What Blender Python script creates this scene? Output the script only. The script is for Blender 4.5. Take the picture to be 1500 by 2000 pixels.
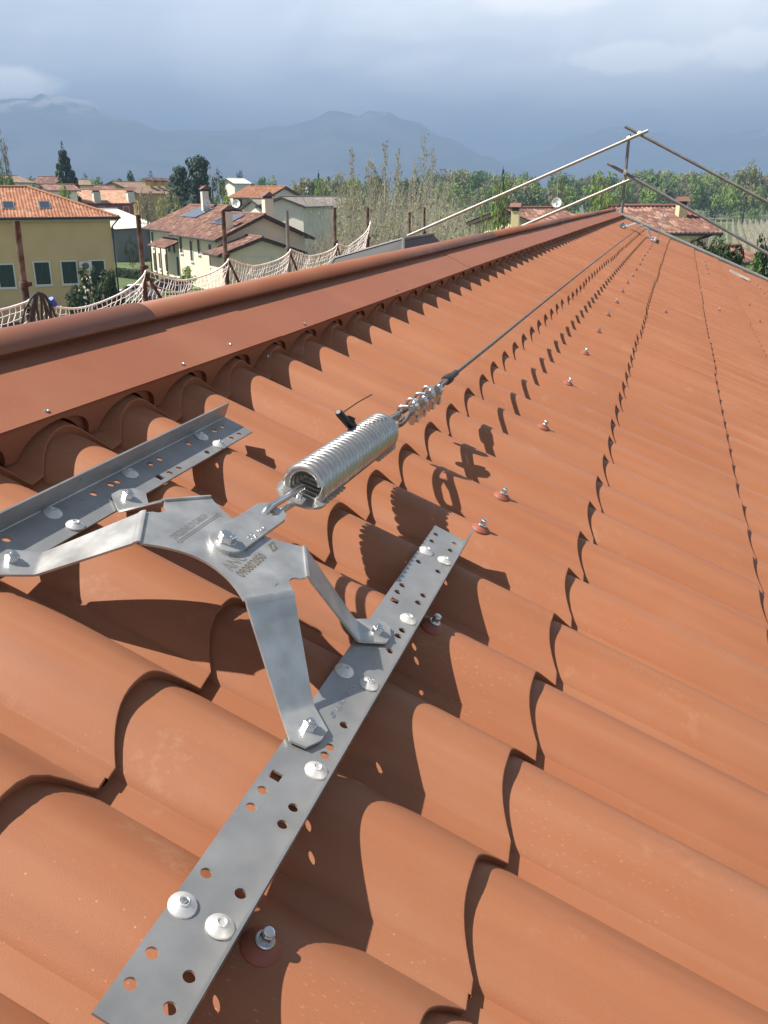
import bpy, bmesh, math, random
from mathutils import Vector, Matrix
R = math.radians
for o in list(bpy.data.objects): bpy.data.objects.remove(o)
scene = bpy.context.scene
COL = scene.collection
random.seed(7)

# ---------------------------------------------------------------- camera
CAMZ = 8.5
FPX = 1713.44
FW = Vector((-0.29013154, 0.89466152, -0.33971231))
RT = Vector((0.95123185, 0.30847684, 0.0))
DN = Vector((0.10479338, -0.32314517, -0.94052940))
cd = bpy.data.cameras.new('camera'); cam = bpy.data.objects.new('camera', cd); COL.objects.link(cam)
cd.sensor_fit = 'HORIZONTAL'; cd.sensor_width = 36.0; cd.lens = FPX / 1500 * 36
cd.clip_start = 0.02; cd.clip_end = 60000
m = Matrix.Identity(4)
for i in range(3):
    m[i][0] = RT[i]; m[i][1] = -DN[i]; m[i][2] = -FW[i]
m.translation = (0, 0, CAMZ); cam.matrix_world = m
scene.camera = cam

# ---------------------------------------------------------------- sun, sky, exposure
SUN_TO = Vector((-0.932, -0.36, 1.466)).normalized()
EL = math.asin(SUN_TO.z); AZ = math.atan2(SUN_TO.x, SUN_TO.y)
sl = bpy.data.lights.new('sun', 'SUN'); sun = bpy.data.objects.new('sun', sl); COL.objects.link(sun)
sl.energy = 5.0; sl.angle = R(0.53); sl.color = (1.0, 0.93, 0.83)
sun.rotation_euler = SUN_TO.to_track_quat('Z', 'Y').to_euler(); sun.location = (0, 0, 60)
wd = bpy.data.worlds.new('World'); scene.world = wd; wd.use_nodes = True
def world():
    nt = wd.node_tree; nt.nodes.clear(); N = nt.nodes; L = nt.links.new
    def nd(t, **k):
        n = N.new(t)
        for a, b in k.items(): setattr(n, a, b)
        return n
    def mth(op, a, b=None, c=None, clamp=False):
        n = nd('ShaderNodeMath', operation=op); n.use_clamp = clamp
        for i, v in enumerate((a, b, c)):
            if v is None: continue
            if isinstance(v, (int, float)): n.inputs[i].default_value = v
            else: L(v, n.inputs[i])
        return n.outputs[0]
    def mix(f, a, b):
        n = nd('ShaderNodeMix', data_type='RGBA')
        if isinstance(f, (int, float)): n.inputs[0].default_value = f
        else: L(f, n.inputs[0])
        for i, v in ((6, a), (7, b)):
            if isinstance(v, tuple): n.inputs[i].default_value = v + (1,)
            else: L(v, n.inputs[i])
        return n.outputs[2]
    def sstep(v, a, b):
        n = nd('ShaderNodeMapRange', interpolation_type='SMOOTHSTEP'); L(v, n.inputs[0])
        n.inputs[1].default_value = a; n.inputs[2].default_value = b
        return n.outputs[0]
    tc = nd('ShaderNodeTexCoord')
    sep = nd('ShaderNodeSeparateXYZ'); L(tc.outputs['Generated'], sep.inputs[0])
    z = mth('MAXIMUM', sep.outputs[2], 0.0)
    den = mth('ADD', z, 0.16)
    comb = nd('ShaderNodeCombineXYZ')
    L(mth('DIVIDE', sep.outputs[0], den), comb.inputs[0]); L(mth('DIVIDE', sep.outputs[1], den), comb.inputs[1])
    def noise(vec, scale, det, rough, off=(0, 0, 0), dist=0.0):
        mp = nd('ShaderNodeMapping'); L(vec, mp.inputs[0]); mp.inputs['Location'].default_value = off
        n = nd('ShaderNodeTexNoise'); L(mp.outputs[0], n.inputs['Vector'])
        n.inputs['Scale'].default_value = scale; n.inputs['Detail'].default_value = det
        n.inputs['Roughness'].default_value = rough; n.inputs['Distortion'].default_value = dist
        return n.outputs['Fac']
    big = noise(comb.outputs[0], 0.42, 5, 0.5, (3.1, 1.7, 0), 0.3)
    fine = noise(comb.outputs[0], 1.7, 6, 0.55, (0.3, 5.2, 0), 0.4)
    c = sstep(mth('ADD', mth('MULTIPLY', big, 0.68), mth('MULTIPLY', fine, 0.32)), 0.38, 0.62)
    cloud = mix(c, (0.58, 0.65, 0.73), (1.10, 1.10, 1.10))
    # lower air under the cloud deck is a darker slate blue
    low = sstep(z, 0.165, 0.02)
    cloud = mix(mth('MULTIPLY', low, 0.85), cloud, (0.25, 0.34, 0.46))
    # rain veils hanging from the deck: streaky noise stretched in height and slanted
    sv = nd('ShaderNodeCombineXYZ'); L(mth('ADD', sep.outputs[0], mth('MULTIPLY', z, -0.7)), sv.inputs[0]); L(sep.outputs[1], sv.inputs[1])
    L(mth('MULTIPLY', z, 0.3), sv.inputs[2])
    veil = sstep(noise(sv.outputs[0], 4.4, 4, 0.55, (0.75, 0.35, 0.0)), 0.44, 0.66)
    vm = mth('MULTIPLY', sstep(z, 0.03, 0.15), mth('MULTIPLY', veil, 0.6))
    cloud = mix(vm, cloud, (0.50, 0.56, 0.64))
    # individual clouds: ragged ellipses given by heading and height
    az = mth('ARCTAN2', sep.outputs[0], sep.outputs[1]); el = mth('ARCSINE', sep.outputs[2])
    nz1 = noise(tc.outputs['Generated'], 13.0, 8, 0.62, (1.3, 0.2, 2.2), 0.3)
    nz2 = noise(tc.outputs['Generated'], 4.0, 5, 0.55, (4.3, 0.9, 0.2), 0.2)
    def blob(x, y, wx, wy, col, amt, soft, rag, nz):
        nonlocal cloud
        r = FW * FPX + RT * (x - 750) + DN * (y - 1000); r.normalize()
        a0 = math.atan2(r.x, r.y); e0 = math.asin(r.z)
        u = mth('DIVIDE', mth('SUBTRACT', az, a0), wx / 1900); v = mth('DIVIDE', mth('SUBTRACT', el, e0), wy / 1900)
        d = mth('SQRT', mth('ADD', mth('MULTIPLY', u, u), mth('MULTIPLY', v, v)))
        d = mth('ADD', d, mth('MULTIPLY', mth('SUBTRACT', nz, 0.5), rag))
        cloud = mix(mth('MULTIPLY', sstep(d, 1.0, 1.0 - soft), amt), cloud, col)
    blob(230, 250, 420, 105, (0.24, 0.31, 0.41), 0.6, 0.9, 0.8, nz2)
    blob(470, 70, 210, 190, (0.86, 0.90, 0.96), 0.6, 0.9, 1.2, nz2)
    blob(1250, 40, 420, 130, (0.98, 0.98, 1.0), 0.55, 0.9, 1.4, nz2)
    blob(-260, 40, 300, 120, (0.86, 0.90, 0.96), 0.5, 0.9, 1.2, nz2)
    blob(1900, 90, 300, 120, (0.90, 0.93, 0.97), 0.5, 0.9, 1.2, nz2)
    blob(1210, 112, 150, 30, (1.27, 1.23, 1.21), 0.60, 0.45, 2.6, nz1)
    blob(1460, 92, 120, 42, (1.30, 1.26, 1.23), 0.65, 0.45, 2.4, nz1)
    blob(20, 162, 120, 34, (1.37, 1.33, 1.30), 0.8, 0.5, 1.8, nz1)
    blob(1050, -5, 190, 42, (1.22, 1.16, 1.10), 0.6, 0.8, 2.4, nz1)
    blob(-330, 140, 160, 40, (1.30, 1.26, 1.23), 0.6, 0.5, 2.2, nz1)
    sky = nd('ShaderNodeTexSky', sky_type='NISHITA'); sky.sun_disc = False
    sky.sun_elevation = EL; sky.sun_rotation = AZ
    sk = nd('ShaderNodeMix', data_type='RGBA', blend_type='MULTIPLY'); sk.inputs[0].default_value = 1
    L(sky.outputs[0], sk.inputs[6]); sk.inputs[7].default_value = (0.011, 0.011, 0.011, 1)
    # the deck breaks up overhead, where the sun shines through
    cover = mth('ADD', 0.12, mth('MULTIPLY', sstep(sep.outputs[2], 0.42, 0.20), 0.84))
    out = mix(cover, sk.outputs[2], cloud)
    bg = nd('ShaderNodeBackground'); L(out, bg.inputs[0]); bg.inputs[1].default_value = 1.0
    wo = nd('ShaderNodeOutputWorld'); L(bg.outputs[0], wo.inputs[0])
world()
vs = scene.view_settings
vs.view_transform = 'Standard'; vs.look = 'None'; vs.exposure = 1.18; vs.gamma = 1.0; vs.use_curve_mapping = False
scene.render.engine = 'CYCLES'

# ---------------------------------------------------------------- frames of reference
THETA = 0.390937496
D_ = Vector((math.cos(THETA), 0, -math.sin(THETA)))
N_ = Vector((math.sin(THETA), 0, math.cos(THETA)))
O_ = Vector((-0.505259282, 0.734473522, CAMZ - 0.495438228))
MR = Matrix.Identity(4)
for i in range(3):
    MR[i][0] = D_[i]; MR[i][1] = (0, 1, 0)[i]; MR[i][2] = N_[i]
MR.translation = O_
MRI = MR.inverted()
FH = Vector((FW.x, FW.y, 0)).normalized()
def at(x, y, dist):
    """world point seen at photo pixel (x, y), dist metres ahead"""
    r = FW * FPX + RT * (x - 750) + DN * (y - 1000)
    p = r * (dist / r.dot(FH)); p.z += CAMZ
    return p
def bend(t):
    return 0.0 if t < 1.5 else -0.05 * (1 - math.exp(-(t - 1.5) / 5))
def rw(s, t, h): return MR @ Vector((s + bend(t), t, h))

# ---------------------------------------------------------------- object helpers
def link(o, parent=None):
    COL.objects.link(o)
    if parent is not None: o.parent = parent
    return o
def tag(o, label, cat, group=None):
    o['label'] = label; o['category'] = cat
    if group: o['group'] = group
    return o
def empty(name, mat=None, loc=None, rz=0):
    o = bpy.data.objects.new(name, None); o.empty_display_size = 0.1
    COL.objects.link(o)
    if mat is not None: o.matrix_world = mat
    elif loc is not None:
        o.location = loc; o.rotation_euler = (0, 0, rz)
    return o
def setmat(me, mat):
    me.materials.clear()
    for mm in (mat if isinstance(mat, (list, tuple)) else [mat]): me.materials.append(mm)
def smooth(me, ang=None):
    me.polygons.foreach_set('use_smooth', [True] * len(me.polygons))
    if ang is not None: me.set_sharp_from_angle(angle=R(ang))
class MB:
    """collects verts and faces of one mesh"""
    def __init__(s): s.v = []; s.f = []; s.mi = []
    def add(s, vs_, fs, mi=0):
        b = len(s.v); s.v += [tuple(v) for v in vs_]
        for f in fs: s.f.append(tuple(b + i for i in f)); s.mi.append(mi)
    def box(s, c, d, rot=None, mi=0):
        x, y, z = [q / 2 for q in d]; c = Vector(c)
        P = [Vector(p) for p in ((-x,-y,-z),(x,-y,-z),(x,y,-z),(-x,y,-z),(-x,-y,z),(x,-y,z),(x,y,z),(-x,y,z))]
        if rot is not None: P = [rot @ p for p in P]
        s.add([c + p for p in P], [(0,3,2,1),(4,5,6,7),(0,1,5,4),(1,2,6,5),(2,3,7,6),(3,0,4,7)], mi)
    def hexa(s, P, mi=0):
        """8 corners, bottom ring then top ring"""
        s.add(P, [(0,3,2,1),(4,5,6,7),(0,1,5,4),(1,2,6,5),(2,3,7,6),(3,0,4,7)], mi)
    def slab(s, a, b, c, d, th, mi=0):
        P = [Vector(p) for p in (a, b, c, d)]; n = (P[1]-P[0]).cross(P[3]-P[0]).normalized()
        s.hexa([p - n*th for p in P] + P, mi)
    def tube(s, pts, r, seg=8, cap=True, closed=False, mi=0):
        pts = [Vector(p) for p in pts]; n = len(pts)
        rs = r if isinstance(r, (list, tuple)) else [r] * n
        T = []
        for i in range(n):
            if closed: t = pts[(i+1) % n] - pts[i-1]
            else: t = pts[min(i+1, n-1)] - pts[max(i-1, 0)]
            T.append(t.normalized() if t.length > 1e-9 else Vector((0,0,1)))
        u = T[0].orthogonal().normalized()
        base = len(s.v)
        for i in range(n):
            u = (u - T[i] * u.dot(T[i]));
            u = u.normalized() if u.length > 1e-9 else T[i].orthogonal().normalized()
            w = T[i].cross(u)
            for k in range(seg):
                a = 2*math.pi*k/seg
                s.v.append(tuple(pts[i] + (u*math.cos(a) + w*math.sin(a)) * rs[i]))
        last = n if closed else n-1
        for i in range(last):
            j = (i+1) % n
            for k in range(seg):
                k2 = (k+1) % seg
                s.f.append((base+i*seg+k, base+i*seg+k2, base+j*seg+k2, base+j*seg+k)); s.mi.append(mi)
        if cap and not closed:
            s.f.append(tuple(base + k for k in reversed(range(seg)))); s.mi.append(mi)
            s.f.append(tuple(base + (n-1)*seg + k for k in range(seg))); s.mi.append(mi)
    def lathe(s, prof, c=(0,0,0), seg=20, M=None, mi=0):
        """prof = [(r, z)] round the local z axis"""
        base = len(s.v); c = Vector(c)
        for r, z in prof:
            for k in range(seg):
                a = 2*math.pi*k/seg; p = Vector((r*math.cos(a), r*math.sin(a), z))
                s.v.append(tuple(c + (M @ p if M is not None else p)))
        for i in range(len(prof)-1):
            for k in range(seg):
                k2 = (k+1) % seg
                s.f.append((base+i*seg+k, base+i*seg+k2, base+(i+1)*seg+k2, base+(i+1)*seg+k)); s.mi.append(mi)
        s.f.append(tuple(base+(len(prof)-1)*seg+k for k in range(seg))); s.mi.append(mi)
        s.f.append(tuple(base+k for k in reversed(range(seg)))); s.mi.append(mi)
    def mesh(s, name, mat, sm=None, flat=True):
        me = bpy.data.meshes.new(name); me.from_pydata(s.v, [], s.f); setmat(me, mat)
        if isinstance(mat, (list, tuple)) and len(mat) > 1: me.polygons.foreach_set('material_index', s.mi)
        me.update()
        if sm is not None: smooth(me, sm)
        return me
    def build(s, name, mat, parent=None, sm=None):
        return link(bpy.data.objects.new(name, s.mesh(name, mat, sm)), parent)
def inst(name, me, parent=None, loc=(0,0,0), rot=(0,0,0), sc=(1,1,1)):
    o = bpy.data.objects.new(name, me); o.location = loc; o.rotation_euler = rot; o.scale = sc
    return link(o, parent)
def copy_tree(o, parent=None):
    c = o.copy(); COL.objects.link(c); c.parent = parent
    for ch in list(o.children): copy_tree(ch, c)
    return c
def circ(cx, cy, r, n=16): return [(cx + r*math.cos(2*math.pi*k/n), cy + r*math.sin(2*math.pi*k/n)) for k in range(n)]
DG = None
def curve_mesh(cu, name):
    o = bpy.data.objects.new(name + '_tmp', cu); COL.objects.link(o)
    dg = bpy.context.evaluated_depsgraph_get(); dg.update()
    me = bpy.data.meshes.new_from_object(o.evaluated_get(dg))
    bpy.data.objects.remove(o); bpy.data.curves.remove(cu)
    me.name = name
    return me
def plate_mesh(name, outer, holes, th, mat, bevel=0.0):
    """flat plate with real holes, in local xy, from z=-th to 0"""
    cu = bpy.data.curves.new(name, 'CURVE'); cu.dimensions = '2D'; cu.fill_mode = 'BOTH'; cu.extrude = th/2 - bevel
    cu.bevel_depth = bevel; cu.bevel_resolution = 1; cu.offset = -bevel
    for poly in [outer] + list(holes):
        sp = cu.splines.new('POLY'); sp.points.add(len(poly)-1); sp.use_cyclic_u = True
        for p, q in zip(sp.points, poly): p.co = (q[0], q[1], 0, 1)
    me = curve_mesh(cu, name)
    for v in me.vertices: v.co.z -= th/2
    setmat(me, mat); smooth(me, 30)
    return me
def text_mesh(name, txt, size, mat, ext=0.0, offset=0.0):
    cu = bpy.data.curves.new(name, 'FONT'); cu.body = txt; cu.size = size; cu.extrude = ext; cu.offset = offset
    cu.align_x = 'LEFT'; cu.resolution_u = 3
    me = curve_mesh(cu, name); setmat(me, mat)
    return me

# ---------------------------------------------------------------- materials
MATS = {}
def mat(name, col, rough=0.6, metal=0.0, spec=0.5, var=0.0, vscale=5.0, bump=0.0, bscale=40.0, coord='Object', extra=None, trans=0.0, detail=4):
    mt = bpy.data.materials.new(name); mt.use_nodes = True; nt = mt.node_tree; N = nt.nodes; L = nt.links.new
    b = N['Principled BSDF']; b.inputs['Base Color'].default_value = (*col, 1)
    b.inputs['Roughness'].default_value = rough; b.inputs['Metallic'].default_value = metal
    b.inputs['Specular IOR Level'].default_value = spec
    tc = N.new('ShaderNodeTexCoord')
    if coord == 'World':
        g = N.new('ShaderNodeNewGeometry'); vec = g.outputs['Position']
    else: vec = tc.outputs[coord]
    if var:
        n = N.new('ShaderNodeTexNoise'); n.inputs['Scale'].default_value = vscale; n.inputs['Detail'].default_value = detail
        L(vec, n.inputs['Vector'])
        h = N.new('ShaderNodeMapRange'); L(n.outputs['Fac'], h.inputs[0]); h.inputs[1].default_value = 0.3; h.inputs[2].default_value = 0.7
        h.inputs[3].default_value = 1 - var; h.inputs[4].default_value = 1 + var
        x = N.new('ShaderNodeMix'); x.data_type = 'RGBA'; x.blend_type = 'MULTIPLY'; x.inputs[0].default_value = 1
        x.inputs[6].default_value = (*col, 1); L(h.outputs[0], x.inputs[7]); L(x.outputs[2], b.inputs['Base Color'])
    if bump:
        n2 = N.new('ShaderNodeTexNoise'); n2.inputs['Scale'].default_value = bscale; n2.inputs['Detail'].default_value = 3; L(vec, n2.inputs['Vector'])
        bp = N.new('ShaderNodeBump'); bp.inputs['Strength'].default_value = bump; bp.inputs['Distance'].default_value = 0.01
        L(n2.outputs['Fac'], bp.inputs['Height']); L(bp.outputs[0], b.inputs['Normal'])
    if extra: extra(nt, b, vec)
    MATS[name] = mt
    return mt
def cur_color(nt, b):
    lk = b.inputs['Base Color'].links
    return lk[0].from_socket if lk else None
def over(nt, b, fac, col):
    """lay a colour over the present base colour by a factor socket"""
    N = nt.nodes; x = N.new('ShaderNodeMix'); x.data_type = 'RGBA'
    c = cur_color(nt, b)
    if c is not None: nt.links.new(c, x.inputs[6])
    else: x.inputs[6].default_value = b.inputs['Base Color'].default_value
    x.inputs[7].default_value = (*col, 1); nt.links.new(fac, x.inputs[0]); nt.links.new(x.outputs[2], b.inputs['Base Color'])
def rng(nt, v, a, b_, c=0.0, d=1.0):
    n = nt.nodes.new('ShaderNodeMapRange'); nt.links.new(v, n.inputs[0])
    for i, q in enumerate((a, b_, c, d)): n.inputs[i+1].default_value = q
    return n.outputs[0]
def mulv(nt, a, b_):
    n = nt.nodes.new('ShaderNodeMath'); n.operation = 'MULTIPLY'; nt.links.new(a, n.inputs[0])
    if isinstance(b_, (int, float)): n.inputs[1].default_value = b_
    else: nt.links.new(b_, n.inputs[1])
    return n.outputs[0]
def painted(nt, b, vec, streaks=True):
    N = nt.nodes; L = nt.links.new
    # fine orange-peel grain, dust film, pale scratches and drilling swarf
    g = N.new('ShaderNodeTexNoise'); g.inputs['Scale'].default_value = 900; g.inputs['Detail'].default_value = 2; L(vec, g.inputs['Vector'])
    bp = N.new('ShaderNodeBump'); bp.inputs['Strength'].default_value = 0.22; bp.inputs['Distance'].default_value = 0.0012
    L(g.outputs['Fac'], bp.inputs['Height']); L(bp.outputs[0], b.inputs['Normal'])
    d = N.new('ShaderNodeTexNoise'); d.inputs['Scale'].default_value = 3.0; d.inputs['Detail'].default_value = 7; d.inputs['Roughness'].default_value = 0.65; L(vec, d.inputs['Vector'])
    over(nt, b, rng(nt, d.outputs['Fac'], 0.48, 0.75, 0.0, 0.30), (0.327, 0.168, 0.099))
    v = N.new('ShaderNodeTexVoronoi'); v.inputs['Scale'].default_value = 95; L(vec, v.inputs['Vector'])
    m2 = N.new('ShaderNodeTexNoise'); m2.inputs['Scale'].default_value = 6; m2.inputs['Detail'].default_value = 3; L(vec, m2.inputs['Vector'])
    spk = mulv(nt, rng(nt, v.outputs['Distance'], 0.12, 0.04), rng(nt, m2.outputs['Fac'], 0.57, 0.68))
    over(nt, b, mulv(nt, spk, 0.6), (0.533, 0.387, 0.292))
    mp = N.new('ShaderNodeMapping'); L(vec, mp.inputs[0]); mp.inputs['Rotation'].default_value = (0, 0, 0.6); mp.inputs['Scale'].default_value = (60, 420, 60)
    v2 = N.new('ShaderNodeTexVoronoi'); v2.inputs['Scale'].default_value = 1.0; L(mp.outputs[0], v2.inputs['Vector'])
    m3 = N.new('ShaderNodeTexNoise'); m3.inputs['Scale'].default_value = 4; m3.inputs['Detail'].default_value = 3; L(vec, m3.inputs['Vector'])
    sc = mulv(nt, rng(nt, v2.outputs['Distance'], 0.16, 0.09), rng(nt, m3.outputs['Fac'], 0.55, 0.66))
    over(nt, b, mulv(nt, sc, 0.5), (0.568, 0.430, 0.344))
    if streaks:
        # run-off streaks down the slope, tone of each metre-wide sheet, scuffed pale patches
        ms = N.new('ShaderNodeMapping'); L(vec, ms.inputs[0]); ms.inputs['Scale'].default_value = (1.6, 26, 1.6)
        st = N.new('ShaderNodeTexNoise'); st.inputs['Scale'].default_value = 1; st.inputs['Detail'].default_value = 5; L(ms.outputs[0], st.inputs['Vector'])
        over(nt, b, rng(nt, st.outputs['Fac'], 0.50, 0.72, 0.0, 0.30), (0.361, 0.189, 0.116))
        over(nt, b, rng(nt, st.outputs['Fac'], 0.46, 0.30, 0.0, 0.22), (0.163, 0.065, 0.036))
        sx = N.new('ShaderNodeSeparateXYZ'); L(vec, sx.inputs[0])
        fl = N.new('ShaderNodeMath'); fl.operation = 'FLOOR'; L(sx.outputs[1], fl.inputs[0])
        wn = N.new('ShaderNodeTexWhiteNoise'); wn.noise_dimensions = '1D'; L(fl.outputs[0], wn.inputs['W'])
        over(nt, b, mulv(nt, wn.outputs['Value'], 0.16), (0.344, 0.150, 0.082))
        pt = N.new('ShaderNodeTexNoise'); pt.inputs['Scale'].default_value = 9; pt.inputs['Detail'].default_value = 9; pt.inputs['Roughness'].default_value = 0.75; L(vec, pt.inputs['Vector'])
        over(nt, b, rng(nt, pt.outputs['Fac'], 0.60, 0.74, 0.0, 0.40), (0.430, 0.258, 0.172))
    r = rng(nt, d.outputs['Fac'], 0.35, 0.7, 0.50, 0.72); L(r, b.inputs['Roughness'])
mat('tile_paint', (0.304, 0.114, 0.052), 0.48, spec=0.4, var=0.07, vscale=1.6, coord='World', extra=painted)
mat('flashing_paint', (0.268, 0.096, 0.052), 0.5, spec=0.35, var=0.05, vscale=1.3, coord='World', extra=lambda nt, b, vec: painted(nt, b, vec, False))
mat('washer_paint', (0.27, 0.085, 0.055), 0.5, spec=0.4)
def brushed(nt, b, vec):
    N = nt.nodes; L = nt.links.new
    n = N.new('ShaderNodeTexNoise'); n.inputs['Scale'].default_value = 22; n.inputs['Detail'].default_value = 6; n.inputs['Roughness'].default_value = 0.6; L(vec, n.inputs['Vector'])
    L(rng(nt, n.outputs['Fac'], 0.3, 0.7, 0.30, 0.52), b.inputs['Roughness'])
    mp = N.new('ShaderNodeMapping'); L(vec, mp.inputs[0]); mp.inputs['Scale'].default_value = (260, 9, 60)
    s = N.new('ShaderNodeTexNoise'); s.inputs['Scale'].default_value = 1; s.inputs['Detail'].default_value = 3; L(mp.outputs[0], s.inputs['Vector'])
    bp = N.new('ShaderNodeBump'); bp.inputs['Strength'].default_value = 0.05; bp.inputs['Distance'].default_value = 0.002
    L(s.outputs['Fac'], bp.inputs['Height']); L(bp.outputs[0], b.inputs['Normal'])
    mp2 = N.new('ShaderNodeMapping'); L(vec, mp2.inputs[0]); mp2.inputs['Scale'].default_value = (150, 22, 30)
    v = N.new('ShaderNodeTexVoronoi'); L(mp2.outputs[0], v.inputs['Vector']); v.inputs['Scale'].default_value = 1
    m2 = N.new('ShaderNodeTexNoise'); m2.inputs['Scale'].default_value = 16; L(vec, m2.inputs['Vector'])
    over(nt, b, mulv(nt, mulv(nt, rng(nt, v.outputs['Distance'], 0.16, 0.08), rng(nt, m2.outputs['Fac'], 0.58, 0.68)), 0.8), (0.10, 0.10, 0.11))
mat('rail_steel', (0.36, 0.36, 0.36), 0.4, metal=0.65, var=0.14, vscale=14, extra=brushed)
mat('bracket_steel', (0.47, 0.47, 0.465), 0.35, metal=0.7, var=0.2, vscale=26, extra=brushed)
mat('zinc', (0.62, 0.63, 0.64), 0.25, metal=0.95, var=0.08, vscale=60)
mat('coil_steel', (0.44, 0.435, 0.42), 0.30, metal=0.85, var=0.10, vscale=45, bump=0.04, bscale=120)
mat('rivet_aluminium', (0.62, 0.62, 0.61), 0.42, metal=0.5, var=0.06, vscale=120)
mat('cable_steel', (0.15, 0.125, 0.11), 0.6, metal=0.2, bump=0.3, bscale=400)
mat('black_plastic', (0.012, 0.012, 0.014), 0.35)
mat('shrink_sleeve', (0.035, 0.035, 0.038), 0.6)
mat('etch', (0.13, 0.105, 0.075), 0.6)
mat('etch_light', (0.30, 0.29, 0.27), 0.5, metal=0.6)
mat('verge_metal', (0.26, 0.255, 0.24), 0.55, metal=0.3, var=0.15, vscale=4)
mat('galvanised', (0.30, 0.295, 0.275), 0.5, metal=0.5, var=0.18, vscale=12)
mat('coupler_zinc', (0.62, 0.58, 0.46), 0.4, metal=0.7, var=0.15, vscale=30)
def rust(nt, b, vec):
    n = nt.nodes.new('ShaderNodeTexNoise'); n.inputs['Scale'].default_value = 7; n.inputs['Detail'].default_value = 6; nt.links.new(vec, n.inputs['Vector'])
    over(nt, b, rng(nt, n.outputs['Fac'], 0.48, 0.6), (0.17, 0.125, 0.10))
mat('rusty_steel', (0.065, 0.032, 0.022), 0.8, var=0.3, vscale=12, bump=0.3, bscale=60, extra=rust)
mat('grey_pole', (0.20, 0.20, 0.20), 0.6, metal=0.3, var=0.2, vscale=8)
mat('net_cord', (0.90, 0.90, 0.88), 0.9)
mat('hose_black', (0.03, 0.04, 0.04), 0.5)
mat('blue_tape', (0.02, 0.10, 0.50), 0.5)
mat('plank', (0.26, 0.20, 0.14), 0.85, var=0.25, vscale=6)
mat('skylight_grey', (0.045, 0.048, 0.052), 0.6)
mat('skylight_trim', (0.11, 0.115, 0.125), 0.6)
mat('house_plaster', (0.55, 0.48, 0.36), 0.9, var=0.06, vscale=1.5)
mat('yellow_plaster', (0.62, 0.46, 0.25), 0.9, var=0.07, vscale=0.6, coord='World', bump=0.1, bscale=6)
mat('cream_plaster', (0.80, 0.70, 0.54), 0.9, var=0.07, vscale=0.5, coord='World', bump=0.1, bscale=6)
mat('white_plaster', (0.70, 0.67, 0.60), 0.9, var=0.08, vscale=0.6, coord='World')
mat('red_plaster', (0.33, 0.10, 0.09), 0.9, var=0.08, vscale=0.6, coord='World')
mat('ochre_plaster', (0.50, 0.36, 0.12), 0.9, var=0.08, vscale=0.6, coord='World')
mat('pale_yellow_plaster', (0.70, 0.58, 0.34), 0.9, var=0.06, vscale=0.6, coord='World')
mat('grey_sheet', (0.16, 0.17, 0.19), 0.7, var=0.08, vscale=0.5, coord='World')
mat('white_sheet', (0.72, 0.70, 0.62), 0.6, var=0.05, vscale=0.5, coord='World')
mat('soffit', (0.42, 0.38, 0.30), 0.9)
mat('gutter_dark', (0.035, 0.04, 0.042), 0.5)
mat('dark_wood', (0.055, 0.04, 0.032), 0.8)
mat('green_shutter', (0.010, 0.035, 0.028), 0.6)
mat('brown_shutter', (0.05, 0.035, 0.03), 0.7)
mat('white_trim', (0.68, 0.68, 0.66), 0.7)
mat('glass_dark', (0.02, 0.025, 0.03), 0.1, spec=0.8)
mat('solar_glass', (0.025, 0.035, 0.06), 0.12, spec=0.9)
mat('dish_white', (0.75, 0.75, 0.74), 0.5)
mat('antenna_metal', (0.55, 0.55, 0.55), 0.4, metal=0.7)
mat('car_white', (0.78, 0.78, 0.78), 0.2, spec=0.6)
mat('car_dark', (0.03, 0.03, 0.035), 0.25, spec=0.6)
mat('rubber', (0.02, 0.02, 0.02), 0.8)
def rooftile(name, c1, c2, c3):
    mt = bpy.data.materials.new(name); mt.use_nodes = True; nt = mt.node_tree; N = nt.nodes; L = nt.links.new
    b = N['Principled BSDF']; b.inputs['Roughness'].default_value = 0.85
    tc = N.new('ShaderNodeTexCoord')
    mp = N.new('ShaderNodeMapping'); L(tc.outputs['UV'], mp.inputs[0])
    v = N.new('ShaderNodeTexVoronoi'); v.inputs['Scale'].default_value = 1.0; L(mp.outputs[0], v.inputs['Vector']); v.inputs['Randomness'].default_value = 0.35
    sep = N.new('ShaderNodeSeparateColor'); L(v.outputs['Color'], sep.inputs[0])
    cr = N.new('ShaderNodeValToRGB'); L(sep.outputs[0], cr.inputs[0])
    e = cr.color_ramp.elements; e[0].position = 0.0; e[0].color = (*c1, 1); e[1].position = 1.0; e[1].color = (*c3, 1)
    q = cr.color_ramp.elements.new(0.55); q.color = (*c2, 1)
    L(cr.outputs[0], b.inputs['Base Color'])
    n = N.new('ShaderNodeTexNoise'); n.inputs['Scale'].default_value = 0.15; n.inputs['Detail'].default_value = 6; L(tc.outputs['UV'], n.inputs['Vector'])
    over(nt, b, rng(nt, n.outputs['Fac'], 0.5, 0.75, 0, 0.5), tuple(x*0.55 for x in c1))
    MATS[name] = mt
rooftile('orange_tiles', (0.23, 0.088, 0.045), (0.31, 0.13, 0.068), (0.39, 0.21, 0.125))
rooftile('old_tiles', (0.10, 0.046, 0.034), (0.175, 0.080, 0.058), (0.34, 0.21, 0.16))
rooftile('brown_tiles', (0.15, 0.10, 0.075), (0.24, 0.15, 0.10), (0.33, 0.22, 0.16))
rooftile('pale_tiles', (0.36, 0.20, 0.12), (0.46, 0.27, 0.17), (0.55, 0.36, 0.25))
rooftile('grey_tiles', (0.16, 0.14, 0.125), (0.20, 0.18, 0.16), (0.26, 0.235, 0.21))
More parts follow.
